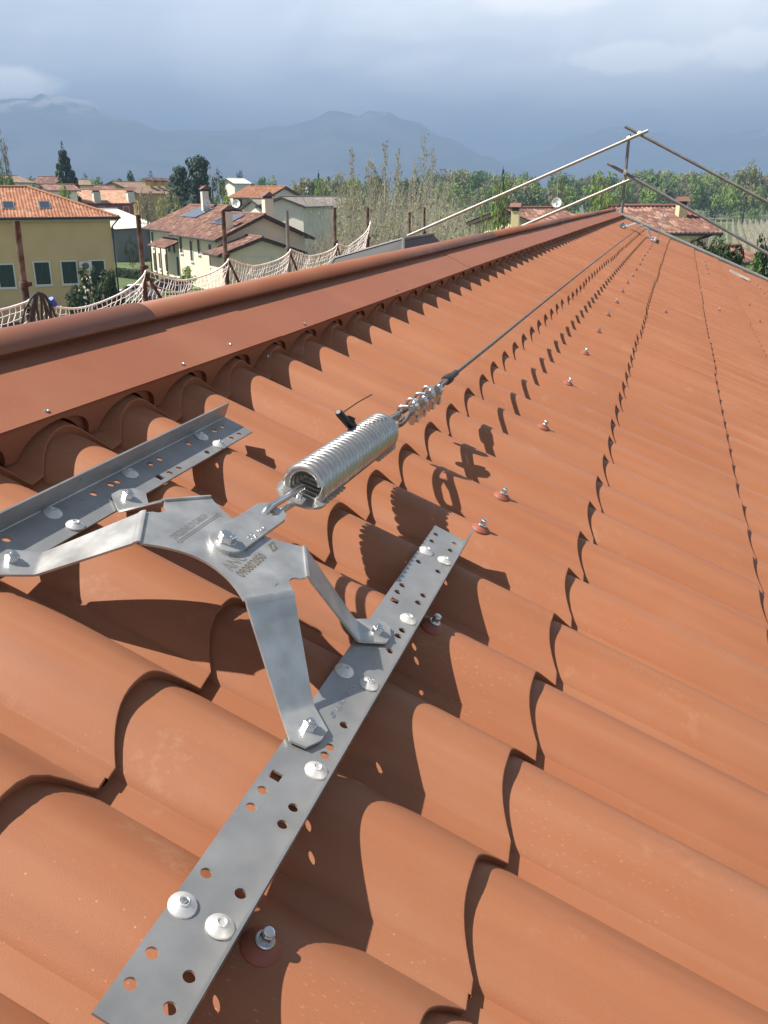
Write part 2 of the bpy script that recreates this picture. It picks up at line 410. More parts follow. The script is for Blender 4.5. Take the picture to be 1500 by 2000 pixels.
def leafmat(name, c, c2, trans=0.25):
    mt = bpy.data.materials.new(name); mt.use_nodes = True; nt = mt.node_tree; N = nt.nodes; L = nt.links.new
    b = N['Principled BSDF']; b.inputs['Roughness'].default_value = 0.7; b.inputs['Specular IOR Level'].default_value = 0.25
    g = N.new('ShaderNodeNewGeometry')
    n = N.new('ShaderNodeTexNoise'); n.inputs['Scale'].default_value = 0.9; n.inputs['Detail'].default_value = 4; L(g.outputs['Position'], n.inputs['Vector'])
    oi = N.new('ShaderNodeObjectInfo')
    a = N.new('ShaderNodeMath'); a.operation = 'MULTIPLY_ADD'; L(oi.outputs['Random'], a.inputs[0]); a.inputs[1].default_value = 0.3; L(n.outputs['Fac'], a.inputs[2])
    x = N.new('ShaderNodeMix'); x.data_type = 'RGBA'; x.inputs[6].default_value = (*c, 1); x.inputs[7].default_value = (*c2, 1)
    L(rng(nt, a.outputs[0], 0.4, 0.85), x.inputs[0]); L(x.outputs[2], b.inputs['Base Color'])
    t = N.new('ShaderNodeBsdfTranslucent'); L(x.outputs[2], t.inputs[0])
    ms = N.new('ShaderNodeMixShader'); ms.inputs[0].default_value = trans; L(b.outputs[0], ms.inputs[1]); L(t.outputs[0], ms.inputs[2])
    L(ms.outputs[0], N['Material Output'].inputs[0])
    MATS[name] = mt
leafmat('leaf_conifer', (0.022, 0.045, 0.026), (0.042, 0.075, 0.038), 0.1)
leafmat('leaf_spring', (0.154, 0.238, 0.049), (0.253, 0.337, 0.084))
leafmat('leaf_mid', (0.091, 0.161, 0.043), (0.154, 0.231, 0.063))
leafmat('leaf_dark', (0.022, 0.045, 0.018), (0.04, 0.07, 0.025))
leafmat('leaf_olive', (0.183, 0.197, 0.084), (0.281, 0.281, 0.127))
leafmat('leaf_bare', (0.183, 0.159, 0.110), (0.256, 0.226, 0.159))
leafmat('leaf_hazy', (0.105, 0.140, 0.070), (0.161, 0.190, 0.098))
leafmat('blossom', (0.6, 0.58, 0.5), (0.7, 0.68, 0.6))
mat('bark', (0.09, 0.07, 0.05), 0.9)
mat('pale_bark', (0.34, 0.31, 0.24), 0.9, var=0.2, vscale=2)
def grassy(nt, b, vec):
    N = nt.nodes; L = nt.links.new
    n = N.new('ShaderNodeTexNoise'); n.inputs['Scale'].default_value = 0.02; n.inputs['Detail'].default_value = 8; L(vec, n.inputs['Vector'])
    over(nt, b, rng(nt, n.outputs['Fac'], 0.5, 0.62), (0.17, 0.16, 0.09))
mat('grass', (0.075, 0.115, 0.035), 0.95, var=0.3, vscale=0.3, coord='World', extra=grassy, detail=8)
mat('asphalt', (0.07, 0.07, 0.072), 0.9, var=0.15, vscale=1, coord='World')
def rocky(nt, b, vec):
    N = nt.nodes; L = nt.links.new
    n = N.new('ShaderNodeTexNoise'); n.inputs['Scale'].default_value = 0.004; n.inputs['Detail'].default_value = 9; n.inputs['Roughness'].default_value = 0.65; L(vec, n.inputs['Vector'])
    over(nt, b, rng(nt, n.outputs['Fac'], 0.42, 0.6), (0.09, 0.09, 0.085))
    sp = N.new('ShaderNodeSeparateXYZ'); L(vec, sp.inputs[0])
    s = mulv(nt, rng(nt, sp.outputs[2], 330, 430), rng(nt, n.outputs['Fac'], 0.52, 0.60))
    over(nt, b, mulv(nt, s, 0.55), (0.8, 0.8, 0.82))
mat('mountain', (0.03, 0.042, 0.035), 0.95, var=0.3, vscale=0.003, coord='World', extra=rocky, detail=9)
M = MATS

# ================================================================ THE TILED ROOF
WV = 0.2            # wave pitch along the ridge
ST = 0.40611712     # course pitch down the slope
DEP = 0.0435        # wave depth
STEP = 0.017
KE = 0.90           # how far the pressed step runs forward in the valley
COFF = -0.022       # ridge coordinate of crest 0
T0, T1 = -15, 73    # crest indices
S_RIDGE = -0.603
NC0, NC1 = -1, 9    # courses (course c ends at s = c*ST)
T_END = (T1 - 0.5) * WV + COFF
T_BEG = (T0 - 0.5) * WV + COFF
def prof(u):
    """wave height at u = offset from the crest in pitches (-.5..+.5)"""
    a = abs(u); dp = 0.0405 if u < 0 else 0.0435
    if a >= 0.42: return -(dp + (0.0015 if u < 0 else -0.0015) * (a - 0.42) / 0.08)
    x = a / 0.42
    return -dp * (0.38 * (1 - math.cos(math.pi * x)) / 2 + 0.62 * x ** 2.5)
def stepd(u):
    """drop of the pressed step: deepest on the crest, shallow on the flanks"""
    return 0.0095 + 0.0068 * math.exp(-(u / 0.22) ** 2) + (0.004 if abs(u) > 0.41 else 0.0)
def sedge(h):
    """how far the pressed step runs forward at wave height h"""
    return -0.006 + 0.044 * (min(1.0, -h / 0.0435)) ** 1.5
US = [-0.5, -0.46, -0.43, -0.42, -0.40] + [(-0.42 + 0.84 * k / 18) for k in range(1, 18)] + [0.40, 0.42, 0.43, 0.46, 0.5]
def tile_mesh(us, name, s_len=ST):
    b = MB(); rows = []
    for u in us:
        h = prof(u); t = u * WV; se = sedge(h); sd = stepd(u)
        rows.append([(se - s_len - 0.014, t, h - sd - 0.0007), (se - s_len * 0.5, t, h - sd * 0.5), (se - 0.006, t, h - 0.0002), (se - 0.0018, t, h - 0.0005),
                     (se - 0.0004, t, h - 0.0016), (se - 0.001, t, h - 0.004), (se - 0.004, t, h - sd - 0.002)])
    n = len(rows[0]); vs_ = [p for r in rows for p in r]; fs = []
    for i in range(len(rows) - 1):
        for j in range(n - 1):
            fs.append((i*n+j, i*n+j+1, (i+1)*n+j+1, (i+1)*n+j))
    b.add(vs_, fs)
    return b
house = empty('house', MR)
tag(house, 'terracotta pressed metal tile roof filling the foreground, with smooth ridge flashing', 'house')
TILE = tile_mesh(US, 'tile').mesh('tile', M['tile_paint'], 30)
TOPT = tile_mesh(US, 'tile', 0.19).mesh('tile', M['tile_paint'], 30); lowt = tile_mesh(US[::2], 'tile', 0.19)
lowb = tile_mesh(US[::2], 'tile')
def in_frame(s, t):
    p = rw(s, t, 0) - Vector((0, 0, CAMZ)); z = p.dot(FW)
    if z < 0.1: return None
    x = 750 + FPX * p.dot(RT) / z; y = 1000 + FPX * p.dot(DN) / z
    return x, y, z
cells = []
for c in range(NC0, NC1 + 1):
    for k in range(T0, T1):
        q = in_frame(c*ST - ST/2, k*WV + COFF)
        vis = q and -170 < q[0] < 1670 and -150 < q[1] < 2500
        cells.append(((q[2] if vis else 1e3 + abs(k)), c, k))
cells.sort()
near = set((c, k) for _, c, k in cells[:296])
rp = random.Random(3)
panels = {}
far = MB()
shift = {}
for k in range(T0, T1):
    pi = (k + 15) // 5
    if pi not in shift: shift[pi] = (rp.uniform(-0.006, 0.006), 0.0)
    if pi not in panels:
        core = MB(); k0 = T0 + pi*5
        s0, s1 = -0.60, NC1*ST - 0.03
        core.box(((s0+s1)/2, (k0+2)*WV + COFF, -DEP - 0.055), (s1-s0, 5*WV - 0.004, 0.05))
        panels[pi] = core.build('roof_panel', M['house_plaster'], house)
        panels[pi].location.x = bend((k0+2)*WV)
    for c in range(NC0, NC1 + 1):
        sx, dh = shift[pi]; t = k*WV + COFF
        loc = (c*ST + sx, t, dh)
        if (c, k) in near:
            o = inst('tile', TILE if c > -1 else TOPT, panels[pi], (loc[0] + bend(t) - panels[pi].location.x, loc[1], loc[2]))
        else:
            far.add([(v[0] + loc[0] + bend(t), v[1] + loc[1], v[2] + loc[2]) for v in (lowb if c > -1 else lowt).v], lowb.f)
fo = far.build('distant_tiles', M['tile_paint'], house, 30); fo['kind'] = 'stuff'
# ---- ridge flashing: smooth sheet with a scalloped front face
SF = -0.418; HF = 0.021
def flash_piece(ta, tb, lift):
    b = MB(); hh = HF + lift
    # sheet
    b.slab((SF + bend(ta), ta, hh), (SF + bend(tb), tb, hh), (-0.60 + bend(tb), tb, hh + 0.010), (-0.60 + bend(ta), ta, hh + 0.010), 0.0012)
    return b.build('ridge_flashing', M['flashing_paint'], house)
def scallop(ta, tb, s_, gap, th, name, mt, top, lean=0.0):
    b = MB(); n = max(2, int((tb - ta) / WV * 34)); P = []
    for i in range(n + 1):
        t = ta + (tb - ta) * i / n; u = ((t - COFF) / WV + 0.5) % 1.0 - 0.5
        a = abs(u) * (0.90 if gap > 0.008 else 1.0)
        if gap > 0.008: hb = -0.040 + 0.051 * math.sqrt(max(0.0, 1 - (abs(u) / 0.425) ** 2)) ** 0.9
        else: hb = max(prof(a) + gap, -DEP + 0.004)
        P.append((t, hb, s_ + bend(t)))
    for t, hb, sx in P:
        b.v += [(sx, t, top), (sx + lean*(top - hb), t, hb), (sx - th, t, hb), (sx - th, t, top)]
    for i in range(n):
        q = i*4; r = q + 4
        b.f += [(q, q+1, r+1, r), (q+1, q+2, r+2, r+1), (q+2, q+3, r+3, r+2)]; b.mi += [0]*3
    return b.build(name, mt, house)
tj = [T_BEG, -0.9, 1.16, 3.3, 5.4, 7.5, 9.6, 11.7, T_END + 0.02]
for i in range(len(tj) - 1):
    lf = 0.0016 * (i % 2)
    flash_piece(tj[i], tj[i+1] + 0.04, lf)
    scallop(tj[i], tj[i+1] + (0.03 if lf else 0), SF + 0.0015 * (i % 2), 0.0105, 0.0015, 'scalloped_skirt', M['flashing_paint'], HF + lf - 0.0005, -0.22)
scallop(T_BEG, T_END, SF - 0.007, 0.004, 0.003, 'wave_closure', M['flashing_paint'], HF - 0.004, -0.22)
# ---- ridge caps: half-round with side lips
capj = [T_BEG, -1.2, 0.86, 4.6, 8.4, 12.0, T_END + 0.03]
for i in range(len(capj) - 1):
    b = MB(); Rr = 0.0500 if i != 1 else 0.0530
    if i == 1: capa, capb = capj[i], capj[i+1]
    capa, capb = capj[i], capj[i+1] + (0.0 if i == 1 else 0.03); n = 40
    out = [(Rr * math.cos(a), Rr * math.sin(a)) for a in [R(176 - 127 * k / n) for k in range(n + 1)]]
    ex_, ey_ = out[-1]
    # the arc stops short on the near side and drops as a shaded riser with a small foot
    ring = [(-Rr - 0.03, -0.050), (-Rr - 0.004, -0.030)] + out + [(ex_ + 0.0005, ey_ - 0.003), (ex_ - 0.006, ey_ - 0.006), (ex_ - 0.010, 0.021), (ex_ + 0.004, 0.0185), (ex_ + 0.004, 0.0165)]
    for tt in (capa, capb):
        for (x, y) in ring: b.v.append((-0.598 + bend(tt) + x, tt, 0.0075 + y))
    n2 = len(ring)
    for k in range(n2 - 1): b.f.append((k, k+1, n2+k+1, n2+k)); b.mi.append(0)
    o = b.build('ridge_cap', M['flashing_paint'], house, 45)
    md = o.modifiers.new('thickness', 'SOLIDIFY'); md.thickness = 0.0015; md.offset = -1
# ---- far verge trim (grey folded metal) and eave gutter
b = MB()
ve = T_END + 0.012
b.box(((-0.62 + NC1*ST)/2, ve + 0.02, -0.012), (NC1*ST + 0.62, 0.075, 0.008)); b.box(((-0.62 + NC1*ST)/2, ve + 0.06, -0.06), (NC1*ST + 0.62, 0.006, 0.11))
b.tube([(-0.62, ve + 0.02, 0.012), (NC1*ST, ve + 0.02, 0.012)], 0.03, 10)
o = b.build('verge_trim', M['verge_metal'], house, 40); o.location.x = bend(ve)
b = MB(); b.tube([(NC1*ST + 0.09, T_BEG, -0.11), (NC1*ST + 0.09, T_END, -0.11)], 0.07, 14); b.build('gutter', M['verge_metal'], house, 40)
# ---- other slope, walls below
RX = rw(S_RIDGE, 0, 0)
b = MB(); L2 = NC1 * ST - S_RIDGE
tw = WV
for k in range(T0, T1):
    for c in range(0, 10):
        sa = 0.06 + c * ST * 0.99; sb = min(sa + ST, L2)
        r0 = len(b.v); us = [-0.5, -0.405, -0.3, -0.15, 0, 0.15, 0.3, 0.405, 0.5]
        for u in us:
            h = prof(u)
            for s_, hh in ((sa, h - STEP), (sb, h), (sb, h - STEP)):
                x = RX.x - s_ * math.cos(THETA) - hh * math.sin(THETA); z = RX.z - s_ * math.sin(THETA) + hh * math.cos(THETA)
                b.v.append(tuple(MRI @ Vector((x, O_.y + k*WV + COFF + u*WV, z))))
        for i in range(len(us)-1):
            for j in range(2):
                b.f.append((r0+(i+1)*3+j, r0+(i+1)*3+j+1, r0+i*3+j+1, r0+i*3+j)); b.mi.append(0)
o = b.build('rear_slope_tiles', M['tile_paint'], house, 50); o['kind'] = 'stuff'
ex = RX.x + L2 * math.cos(THETA) - 0.35; wx = RX.x - L2 * math.cos(THETA) + 0.35; ez = RX.z - (L2 - 0.4) * math.sin(THETA) - 0.16
ya, yb = O_.y + T_BEG + 0.25, O_.y + T_END - 0.1
def wpart(name, P, mt):
    b = MB(); b.hexa([MRI @ Vector(p) for p in P]); return b.build(name, mt, house)
wpart('wall', [(ex-.3,ya,0),(ex,ya,0),(ex,yb,0),(ex-.3,yb,0),(ex-.3,ya,ez),(ex,ya,ez),(ex,yb,ez),(ex-.3,yb,ez)], M['house_plaster'])
wpart('wall', [(wx,ya,0),(wx+.3,ya,0),(wx+.3,yb,0),(wx,yb,0),(wx,ya,ez),(wx+.3,ya,ez),(wx+.3,yb,ez),(wx,yb,ez)], M['house_plaster'])
for yy in (ya + 0.003, yb - 0.303):
    b = MB(); P = [(wx+.302,yy,0),(ex-.302,yy,0),(ex-.302,yy,ez),(RX.x,yy,RX.z-0.2),(wx+.302,yy,ez)]
    P2 = [(p[0], yy+0.3, p[2]) for p in P]
    b.add([MRI @ Vector(p) for p in P + P2], [(0,1,2,3,4), (9,8,7,6,5)] + [(i, 5+i, 5+(i+1)%5, (i+1)%5) for i in range(5)])
    b.build('gable_wall', M['house_plaster'], house)

# ---- roof screws with conical washers
def hexprism(b, c, r, h, cham=0.12, M_=None, mi=0, rot=0.0):
    c = Vector(c); vs_ = []
    for z, rr in ((0, r), (h*(1-cham), r), (h, r*0.86)):
        for k in range(6):
            a = rot + math.pi/3*k; p = Vector((rr*math.cos(a), rr*math.sin(a), z)); vs_.append(c + (M_ @ p if M_ is not None else p))
    fs = [(i*6+k, i*6+(k+1)%6, (i+1)*6+(k+1)%6, (i+1)*6+k) for i in range(2) for k in range(6)] + [tuple(12+k for k in range(6)), tuple(reversed(range(6)))]
    b.add(vs_, fs, mi)
b = MB(); b.lathe([(0.0185,-0.003),(0.0185,0.001),(0.0165,0.0035),(0.010,0.0075),(0.0075,0.009)], seg=20)
WASH = b.mesh('washer', M['washer_paint'], 35)
b = MB(); b.lathe([(0.0075,0.0085),(0.0075,0.0098),(0.0068,0.0105)], seg=16); hexprism(b, (0,0,0.0105), 0.0052, 0.0075); b.lathe([(0.0042,0.018),(0.0042,0.019),(0.003,0.0195)], seg=12)
HEAD = b.mesh('screw_head', M['zinc'], 35)
scr = [(0.222, k) for k in (-4,-1,2,4,5) + tuple(range(8, 72, 3))] + [(0.95, k) for k in (34, 52, 55, 58, 62)] + [(1.72, k) for k in (52, 54, 57, 60, 62)] + [(0.52, 26)] + [(1.33, 43), (1.34, 37)]
rs_ = random.Random(5)
for s_, k in scr:
    t = k*WV + COFF
    if s_ == 0.222: s_ = {-1: 0.250, 2: 0.236, 5: 0.229}.get(k, 0.224)
    h = -STEP * (1 - (s_ % ST) / ST)
    e = inst('roof_screw', WASH, house, (s_ + bend(t) + rs_.uniform(-0.003, 0.003), t, h + 0.0005), (rs_.uniform(-.05,.05), rs_.uniform(-.05,.05), rs_.uniform(0, 3)))
    inst('screw_head', HEAD, e, (0,0,-0.001), (0,0,0), (1.2,1.2,1.2))
b = MB(); b.lathe([(0.0045,0),(0.0045,0.0012),(0.002,0.0022),(0.0012,0.0012)], seg=10)
RIV = b.mesh('pop_rivet', M['zinc'], 40)
for (s_, t) in [(-0.430,0.3535),(-0.433,0.761),(-0.445,0.978),(-0.546,0.752),(-0.432,1.365),(-0.44,2.2),(-0.47,3.1),(-0.44,3.35),(-0.445,4.6),(-0.45,5.45),(-0.44,6.6),(-0.45,7.55)]:
    inst('pop_rivet', RIV, house, (s_ + bend(t), t, HF + 0.003))
inst('pop_rivet', RIV, house, (SF + 0.012, 1.12, -0.012), (0, R(80), 0))

# ================================================================ FALL-ARREST ANCHOR
CS, CT = -0.024, 0.159
def skew(t): return -0.016 * (t - CT)
TB, TF = -0.345, 0.689
r2h = [(0.209,0.0802),(0.2094,0.0353),(0.2095,0.0194),(0.1756,-0.0714),(0.1762,-0.0982),(0.2112,-0.0709),(0.2112,-0.0972),(0.1776,-0.1909),(0.213,-0.1907),(0.1791,-0.2814),(0.2142,-0.2816),(0.1792,-0.3117),(0.2147,-0.3115),(0.1634,0.6568),(0.1645,0.6252),(0.1994,0.658),(0.1999,0.6264),(0.1669,0.5338),(0.2021,0.5353),(0.1679,0.4387),(0.1682,0.4139),(0.2034,0.4411),(0.2029,0.4142),(0.2056,0.3237),(0.2051,0.3056),(0.2063,0.2624)]
r2sq = [(0.178,-0.045),(0.1721,0.3867)]
r2riv = [(0.2104,-0.0094),(0.177,-0.2314),(0.2134,-0.2303),(0.1664,0.5792),(0.2012,0.5787),(0.204,0.3568),(0.1723,0.172),(0.2073,0.1724)]
r1h = [(-0.2364,0.652),(-0.2364,0.622),(-0.27,0.648),(-0.27,0.6171),(-0.2699,0.5272),(-0.2351,0.5303),(-0.2684,0.4331),(-0.2675,0.4048),(-0.2335,0.4079),(-0.2329,0.4347),(-0.2663,0.3134),(-0.2663,0.298),(-0.2656,0.2551),(-0.2631,0.075),(-0.262,-0.08),(-0.228,-0.10),(-0.26,-0.2),(-0.226,-0.2),(-0.26,-0.3),(-0.226,-0.3)]
r1sq = [(-0.2359,0.3819)]
r1riv = [(-0.271,0.5709),(-0.2368,0.5749),(-0.2676,0.3485),(-0.2666,0.1669),(-0.2313,0.1666),(-0.262,-0.23),(-0.228,-0.23)]
HP = -0.002
def sq(c, a): return [(c[0]-a, c[1]-a), (c[0]+a, c[1]-a), (c[0]+a, c[1]+a), (c[0]-a, c[1]+a)]
b = MB(); b.lathe([(0.0125,0),(0.0128,0.0008),(0.0122,0.002),(0.0098,0.0035),(0.0075,0.0052),(0.0055,0.0060),(0.0052,0.0070),(0.0044,0.0076),(0.0036,0.0072),(0.0032,0.0062)], seg=22)
RIVET = b.mesh('sealing_rivet', M['rivet_aluminium'], 30)
b = MB(); b.lathe([(0.0026,0.006),(0.0026,0.0085),(0.002,0.0092)], seg=10); PIN = b.mesh('rivet_pin', M['zinc'], 40)
LOGO = [(0,0),(0.010,0),(0.010,0.0022),(0.0045,0.0022),(0.010,0.0095),(0.010,0.012),(0,0.012),(0,0.0098),(0.0055,0.0098),(0,0.0025)]
def logo_mesh(sc, mt):
    o_ = [(0,4),(2.6,4),(2.6,5.2),(1.2,5.2),(1.2,9.2),(4.2,6.4),(4.2,8.0),(0.9,11),(0,11)]
    p_ = [(6.2,7),(3.6,7),(3.6,5.8),(5,5.8),(5,1.8),(2.0,4.6),(2.0,3.0),(5.3,0),(6.2,0)]
    b = MB()
    for q in (o_, p_): b.add([(x*sc, y*sc, 0) for x, y in q], [tuple(range(len(q)))])
    return b.mesh('maker_logo', mt)
def rail(parent, side, holes, sqs, rivs):
    if side > 0: f0, f1 = 0.1602, 0.2215
    else: f0, f1 = -0.2785, -0.2190
    e0 = lambda t: f0 + skew(t)
    outer = [(f0+skew(TB), TB), (f1+skew(TB), TB), (f1+skew(TF), TF), (f0+skew(TF), TF)]
    me = plate_mesh('mounting_rail', outer, [circ(h[0], h[1], 0.0056 if h[1] > -0.27 else 0.0056, 18) for h in holes] + [sq(c, 0.0062) for c in sqs], 0.003, M['rail_steel'])
    ro = inst('mounting_rail', me, parent, (0, 0, HP))
    # upturned lip with a rounded fold
    b = MB(); xs = f1 if side > 0 else f0; sg = 1 if side > 0 else -1; LH = 0.030
    pf = [(0, 0), (0.0020*sg, 0.0008), (0.0032*sg, 0.0028), (0.0034*sg, LH), (0.0004*sg, LH), (0.0002*sg, 0.004), (-0.001*sg, 0.003)]
    pf = [(0, -0.003), (0.0028*sg, -0.0022), (0.0040*sg, 0.0), (0.0042*sg, LH), (0.0012*sg, LH), (0.0011*sg, 0.0012), (0.0, 0.0)]
    for t in (TB, TF):
        for x, z in pf: b.v.append((xs + skew(t) + x, t, HP + z))
    n = len(pf)
    for k in range(n):
        k2 = (k+1) % n; b.f.append((k, k2, n+k2, n+k)); b.mi.append(0)
    b.f.append(tuple(range(n))); b.f.append(tuple(n + k for k in reversed(range(n)))); b.mi += [0, 0]
    b.build('rail_lip', M['rail_steel'], ro, 40).location = (0, 0, -HP)
    for i, (s_, t) in enumerate(rivs):
        q = inst('sealing_rivet', RIVET, ro, (s_, t, 0.0001), (rp.uniform(-.06,.06), rp.uniform(-.06,.06), rp.uniform(0,6)))
        if i in (1, 7): inst('rivet_pin', PIN, q)
    return ro
def bez(a, c, b_, n=5): return [(1-x)**2*a + 2*x*(1-x)*c + x*x*b_ for x in [i/n for i in range(n+1)]]
HB = 0.088
def make_anchor():
    root = empty('fall_arrest_anchor', MR)
    rail(root, 1, r2h, r2sq, r2riv); rail(root, -1, r1h, r1sq, r1riv)
    # bracket: centre plate with concave sides, four bent legs
    q = []
    def arc(p0, p1, p2, n=8):
        return [((1-x)**2*p0[0]+2*x*(1-x)*p1[0]+x*x*p2[0], (1-x)**2*p0[1]+2*x*(1-x)*p1[1]+x*x*p2[1]) for x in [i/n for i in range(n+1)]]
    a = (0.070, 0.085); c_ = (0.1035, 0.021)
    near_ = arc((-a[0], -a[1]), (0, -0.022), (a[0], -a[1]), 16)
    farr = arc((a[0], a[1]), (0, 0.035), (-a[0], a[1]), 16)
    right = [(c_[0], -c_[1])] + [(0.1035 - 0.013*math.cos(v), 0.021*math.sin(v) * 0.55) for v in [(-1 + 2*i/8)*math.pi/2 for i in range(9)]] + [(c_[0], c_[1])]
    right = [(c_[0], -c_[1]), (0.099, -0.013), (0.0945, -0.010), (0.0915, -0.005), (0.0905, 0), (0.0915, 0.005), (0.0945, 0.010), (0.099, 0.013), (c_[0], c_[1])]
    left = [(-x, -y) for x, y in right]
    outer = near_ + right + farr + left
    me = plate_mesh('bracket_plate', outer, [], 0.003, M['bracket_steel'])
    bp_ = inst('bracket_plate', me, root, (CS, CT, HB))
    zf = HP + 0.003 - HB     # top of the foot relative to the plate top
    for sx in (-1, 1):
        for sy in (-1, 1):
            A0 = Vector((sx*0.1035, sy*0.021, 0)); A1 = Vector((sx*0.070, sy*0.085, 0))
            F0 = Vector((sx*0.189, sy*0.079, zf)); F1 = Vector((sx*0.1665, sy*0.122, zf))
            T0_ = Vector((sx*0.2215, sy*0.108, zf)); T1_ = Vector((sx*0.193, sy*0.153, zf)); Tm = Vector((sx*0.2215, sy*0.128, zf)); Tn = Vector((sx*0.212, sy*0.150, zf))
            out = (Vector((sx*0.2025, sy*0.12, 0)) - Vector((sx*0.087, sy*0.053, 0))).normalized()
            rows = []
            def edge(A, F, T):
                dn = (F - A).normalized(); r_ = 0.009
                ft = (T - F).normalized()
                pts = bez(A, A + out*0.004, A + dn*r_, 4) + [A + dn*(r_+0.0015), F - dn*(r_*0.6+0.0015)]
                pts += bez(F - dn*r_*0.6, F, F + ft*0.005, 4)
                pts += [F + ft*0.0065, T]
                return pts
            e0 = edge(A0, F0, T0_); e1 = edge(A1, F1, T1_)
            b = MB()
            for p0, p1 in zip(e0, e1): b.v += [tuple(p0), tuple((p0+p1)/2), tuple(p1)]
            for i in range(len(e0)-1):
                for j in range(2):
                    f = (i*3+j, i*3+j+1, (i+1)*3+j+1, (i+1)*3+j)
                    b.f.append(f if sx*sy > 0 else f[::-1]); b.mi.append(0)
            k = len(b.v); b.v += [tuple(Tm), tuple(Tn)]; l = (len(e0)-1)*3
            f = (l, l+1, l+2, k+1, k); b.f.append(f if sx*sy > 0 else f[::-1]); b.mi.append(0)
            lg = b.build('bracket_leg', M['bracket_steel'], root, 60); lg.location = (CS, CT, HB)
            md = lg.modifiers.new('thickness', 'SOLIDIFY'); md.thickness = 0.003; md.offset = -1
            md = lg.modifiers.new('crease', 'EDGE_SPLIT'); md.split_angle = R(35)
            # bolt: flange washer, nut, stud end
            b = MB(); c = (0, 0, 0)
            b.lathe([(0.0115,0),(0.0115,0.0014),(0.0105,0.0018)], seg=20); hexprism(b, (0,0,0.0018), 0.0085, 0.0088, rot=0.3*sx+sy)
            b.lathe([(0.0062,0.0105),(0.0062,0.0122),(0.0050,0.0128)], seg=16); b.lathe([(0.0040,0.012),(0.0040,0.0150),(0.003,0.0156)], seg=14)
            nb = b.build('nut', M['zinc'], root, 35); nb.location = (CS + sx*0.2025, CT + sy*0.12, HP + 0.0032)
    # tongue plate on top, held by the big hex bolt
    w = 0.0225; L0, L1 = -0.001, 0.136
    ol = [(w*math.cos(v), L0 + w*math.sin(v)) for v in [math.pi + math.pi*i/14 for i in range(15)]] + [(w, L1-0.018), (w-0.004, L1-0.006), (w-0.012, L1), (-w+0.012, L1), (-w+0.004, L1-0.006), (-w, L1-0.018)]
    me = plate_mesh('tongue_plate', ol, [circ(0, 0.113, 0.0078, 18)], 0.005, M['bracket_steel'], 0.0005)
    tp = inst('tongue_plate', me, root, (CS, CT, HB + 0.0062), (0, 0, R(-2)))
    b = MB(); b.lathe([(0.0245,0),(0.0245,0.0010),(0.0235,0.0012)], seg=26); o = b.build('washer', M['bracket_steel'], root, 35); o.location = (CS, CT - 0.001, HB)
    b = MB(); b.lathe([(0.0118,0),(0.0118,0.0006),(0.0112,0.0010)], seg=22); hexprism(b, (0,0,0.001), 0.0112, 0.0100, rot=0.35); b.lathe([(0.0088,0.011),(0.0088,0.0112),(0.0085,0.0113)], seg=20)
    hb = b.build('hex_bolt', M['zinc'], root, 35); hb.location = (CS - 0.001, CT - 0.002, HB + 0.0062)
    # bolt shank and nut under the plate
    b = MB(); hexprism(b, (0,0,-0.012), 0.0112, 0.0085); o = b.build('nut', M['zinc'], root, 35); o.location = (CS, CT, HB - 0.003)
    return root, bp_, tp, hb
anchor, bplate, tongue, hexb = make_anchor()
tag(anchor, 'large stainless lifeline anchor with two drilled rails in the foreground', 'roof anchor', 'lifeline anchors on the roof')
def put_text(me, parent, x, y, z, rz):
    return inst(me.name, me, parent, (x, y, z), (0, 0, rz))
# engraved lettering on the bracket plate, reading along the line of pull
t1 = text_mesh('engraved_text', '090802050', 0.0160, M['etch'], 0, 0.0001); t1.transform(Matrix.Scale(0.92, 4, (1,0,0)) @ Matrix.Scale(1.12, 4, (0,1,0)))
put_text(t1, bplate, 0.0490, -0.046, 0.0004, R(90))
put_text(logo_mesh(0.0020, M['etch']), bplate, 0.0365, 0.0380, 0.0004, 0)
t2 = text_mesh('engraved_text', 'DIREZIONE DI CARICO', 0.0115, M['etch_light']); t2.transform(Matrix.Scale(0.70, 4, (1,0,0)) @ Matrix.Scale(1.15, 4, (0,1,0)))
put_text(t2, bplate, -0.0475, -0.044, 0.0004, R(90))
b = MB()
def strip(a, c, w):
    a = Vector((*a, 0)); c = Vector((*c, 0)); n = (c - a).cross(Vector((0,0,1))).normalized()*w
    b.add([a-n, c-n, c+n, a+n], [(0,1,2,3)])
ya_, yb_ = -0.047, 0.060
strip((-0.0435, ya_+0.005), (-0.0435, yb_-0.005), 0.0005); strip((-0.0405, ya_+0.005), (-0.0405, yb_-0.005), 0.0005)
for yy, sg in ((ya_, 1), (yb_, -1)):
    strip((-0.042, yy), (-0.0465, yy+0.006*sg), 0.0005); strip((-0.042, yy), (-0.0375, yy+0.006*sg), 0.0005)
o = b.build('engraved_arrow', M['etch_light'], bplate); o.location = (0, 0, 0.0004)
t3 = text_mesh('engraved_text', 'ANC', 0.024, M['etch_light']); t3.transform(Matrix.Scale(0.80, 4, (1,0,0)))
put_text(t3, bplate, 0.033, -0.046, 0.0004, R(90))
b = MB()
for i in range(9): a_ = R(-60 + 22*i); b.box((0.0068*math.cos(a_), 0.0068*math.sin(a_), 0.0115), (0.0012, 0.0007, 0.0006), Matrix.Rotation(a_, 3, 'Z'))
b.box((-0.003, -0.002, 0.0115), (0.0040, 0.0008, 0.0006)); b.box((-0.0046, -0.0005, 0.0115), (0.0008, 0.0030, 0.0006)); b.build('stamped_marks', M['zinc'], hexb)
t5 = text_mesh('stamped_text', 'S 2   1A/', 0.0115, M['zinc'], 0.0003); put_text(t5, tongue, 0.019, 0.030, 0.0002, R(90))
rails_ = [c for c in anchor.children if c.name.startswith('mounting_rail')]
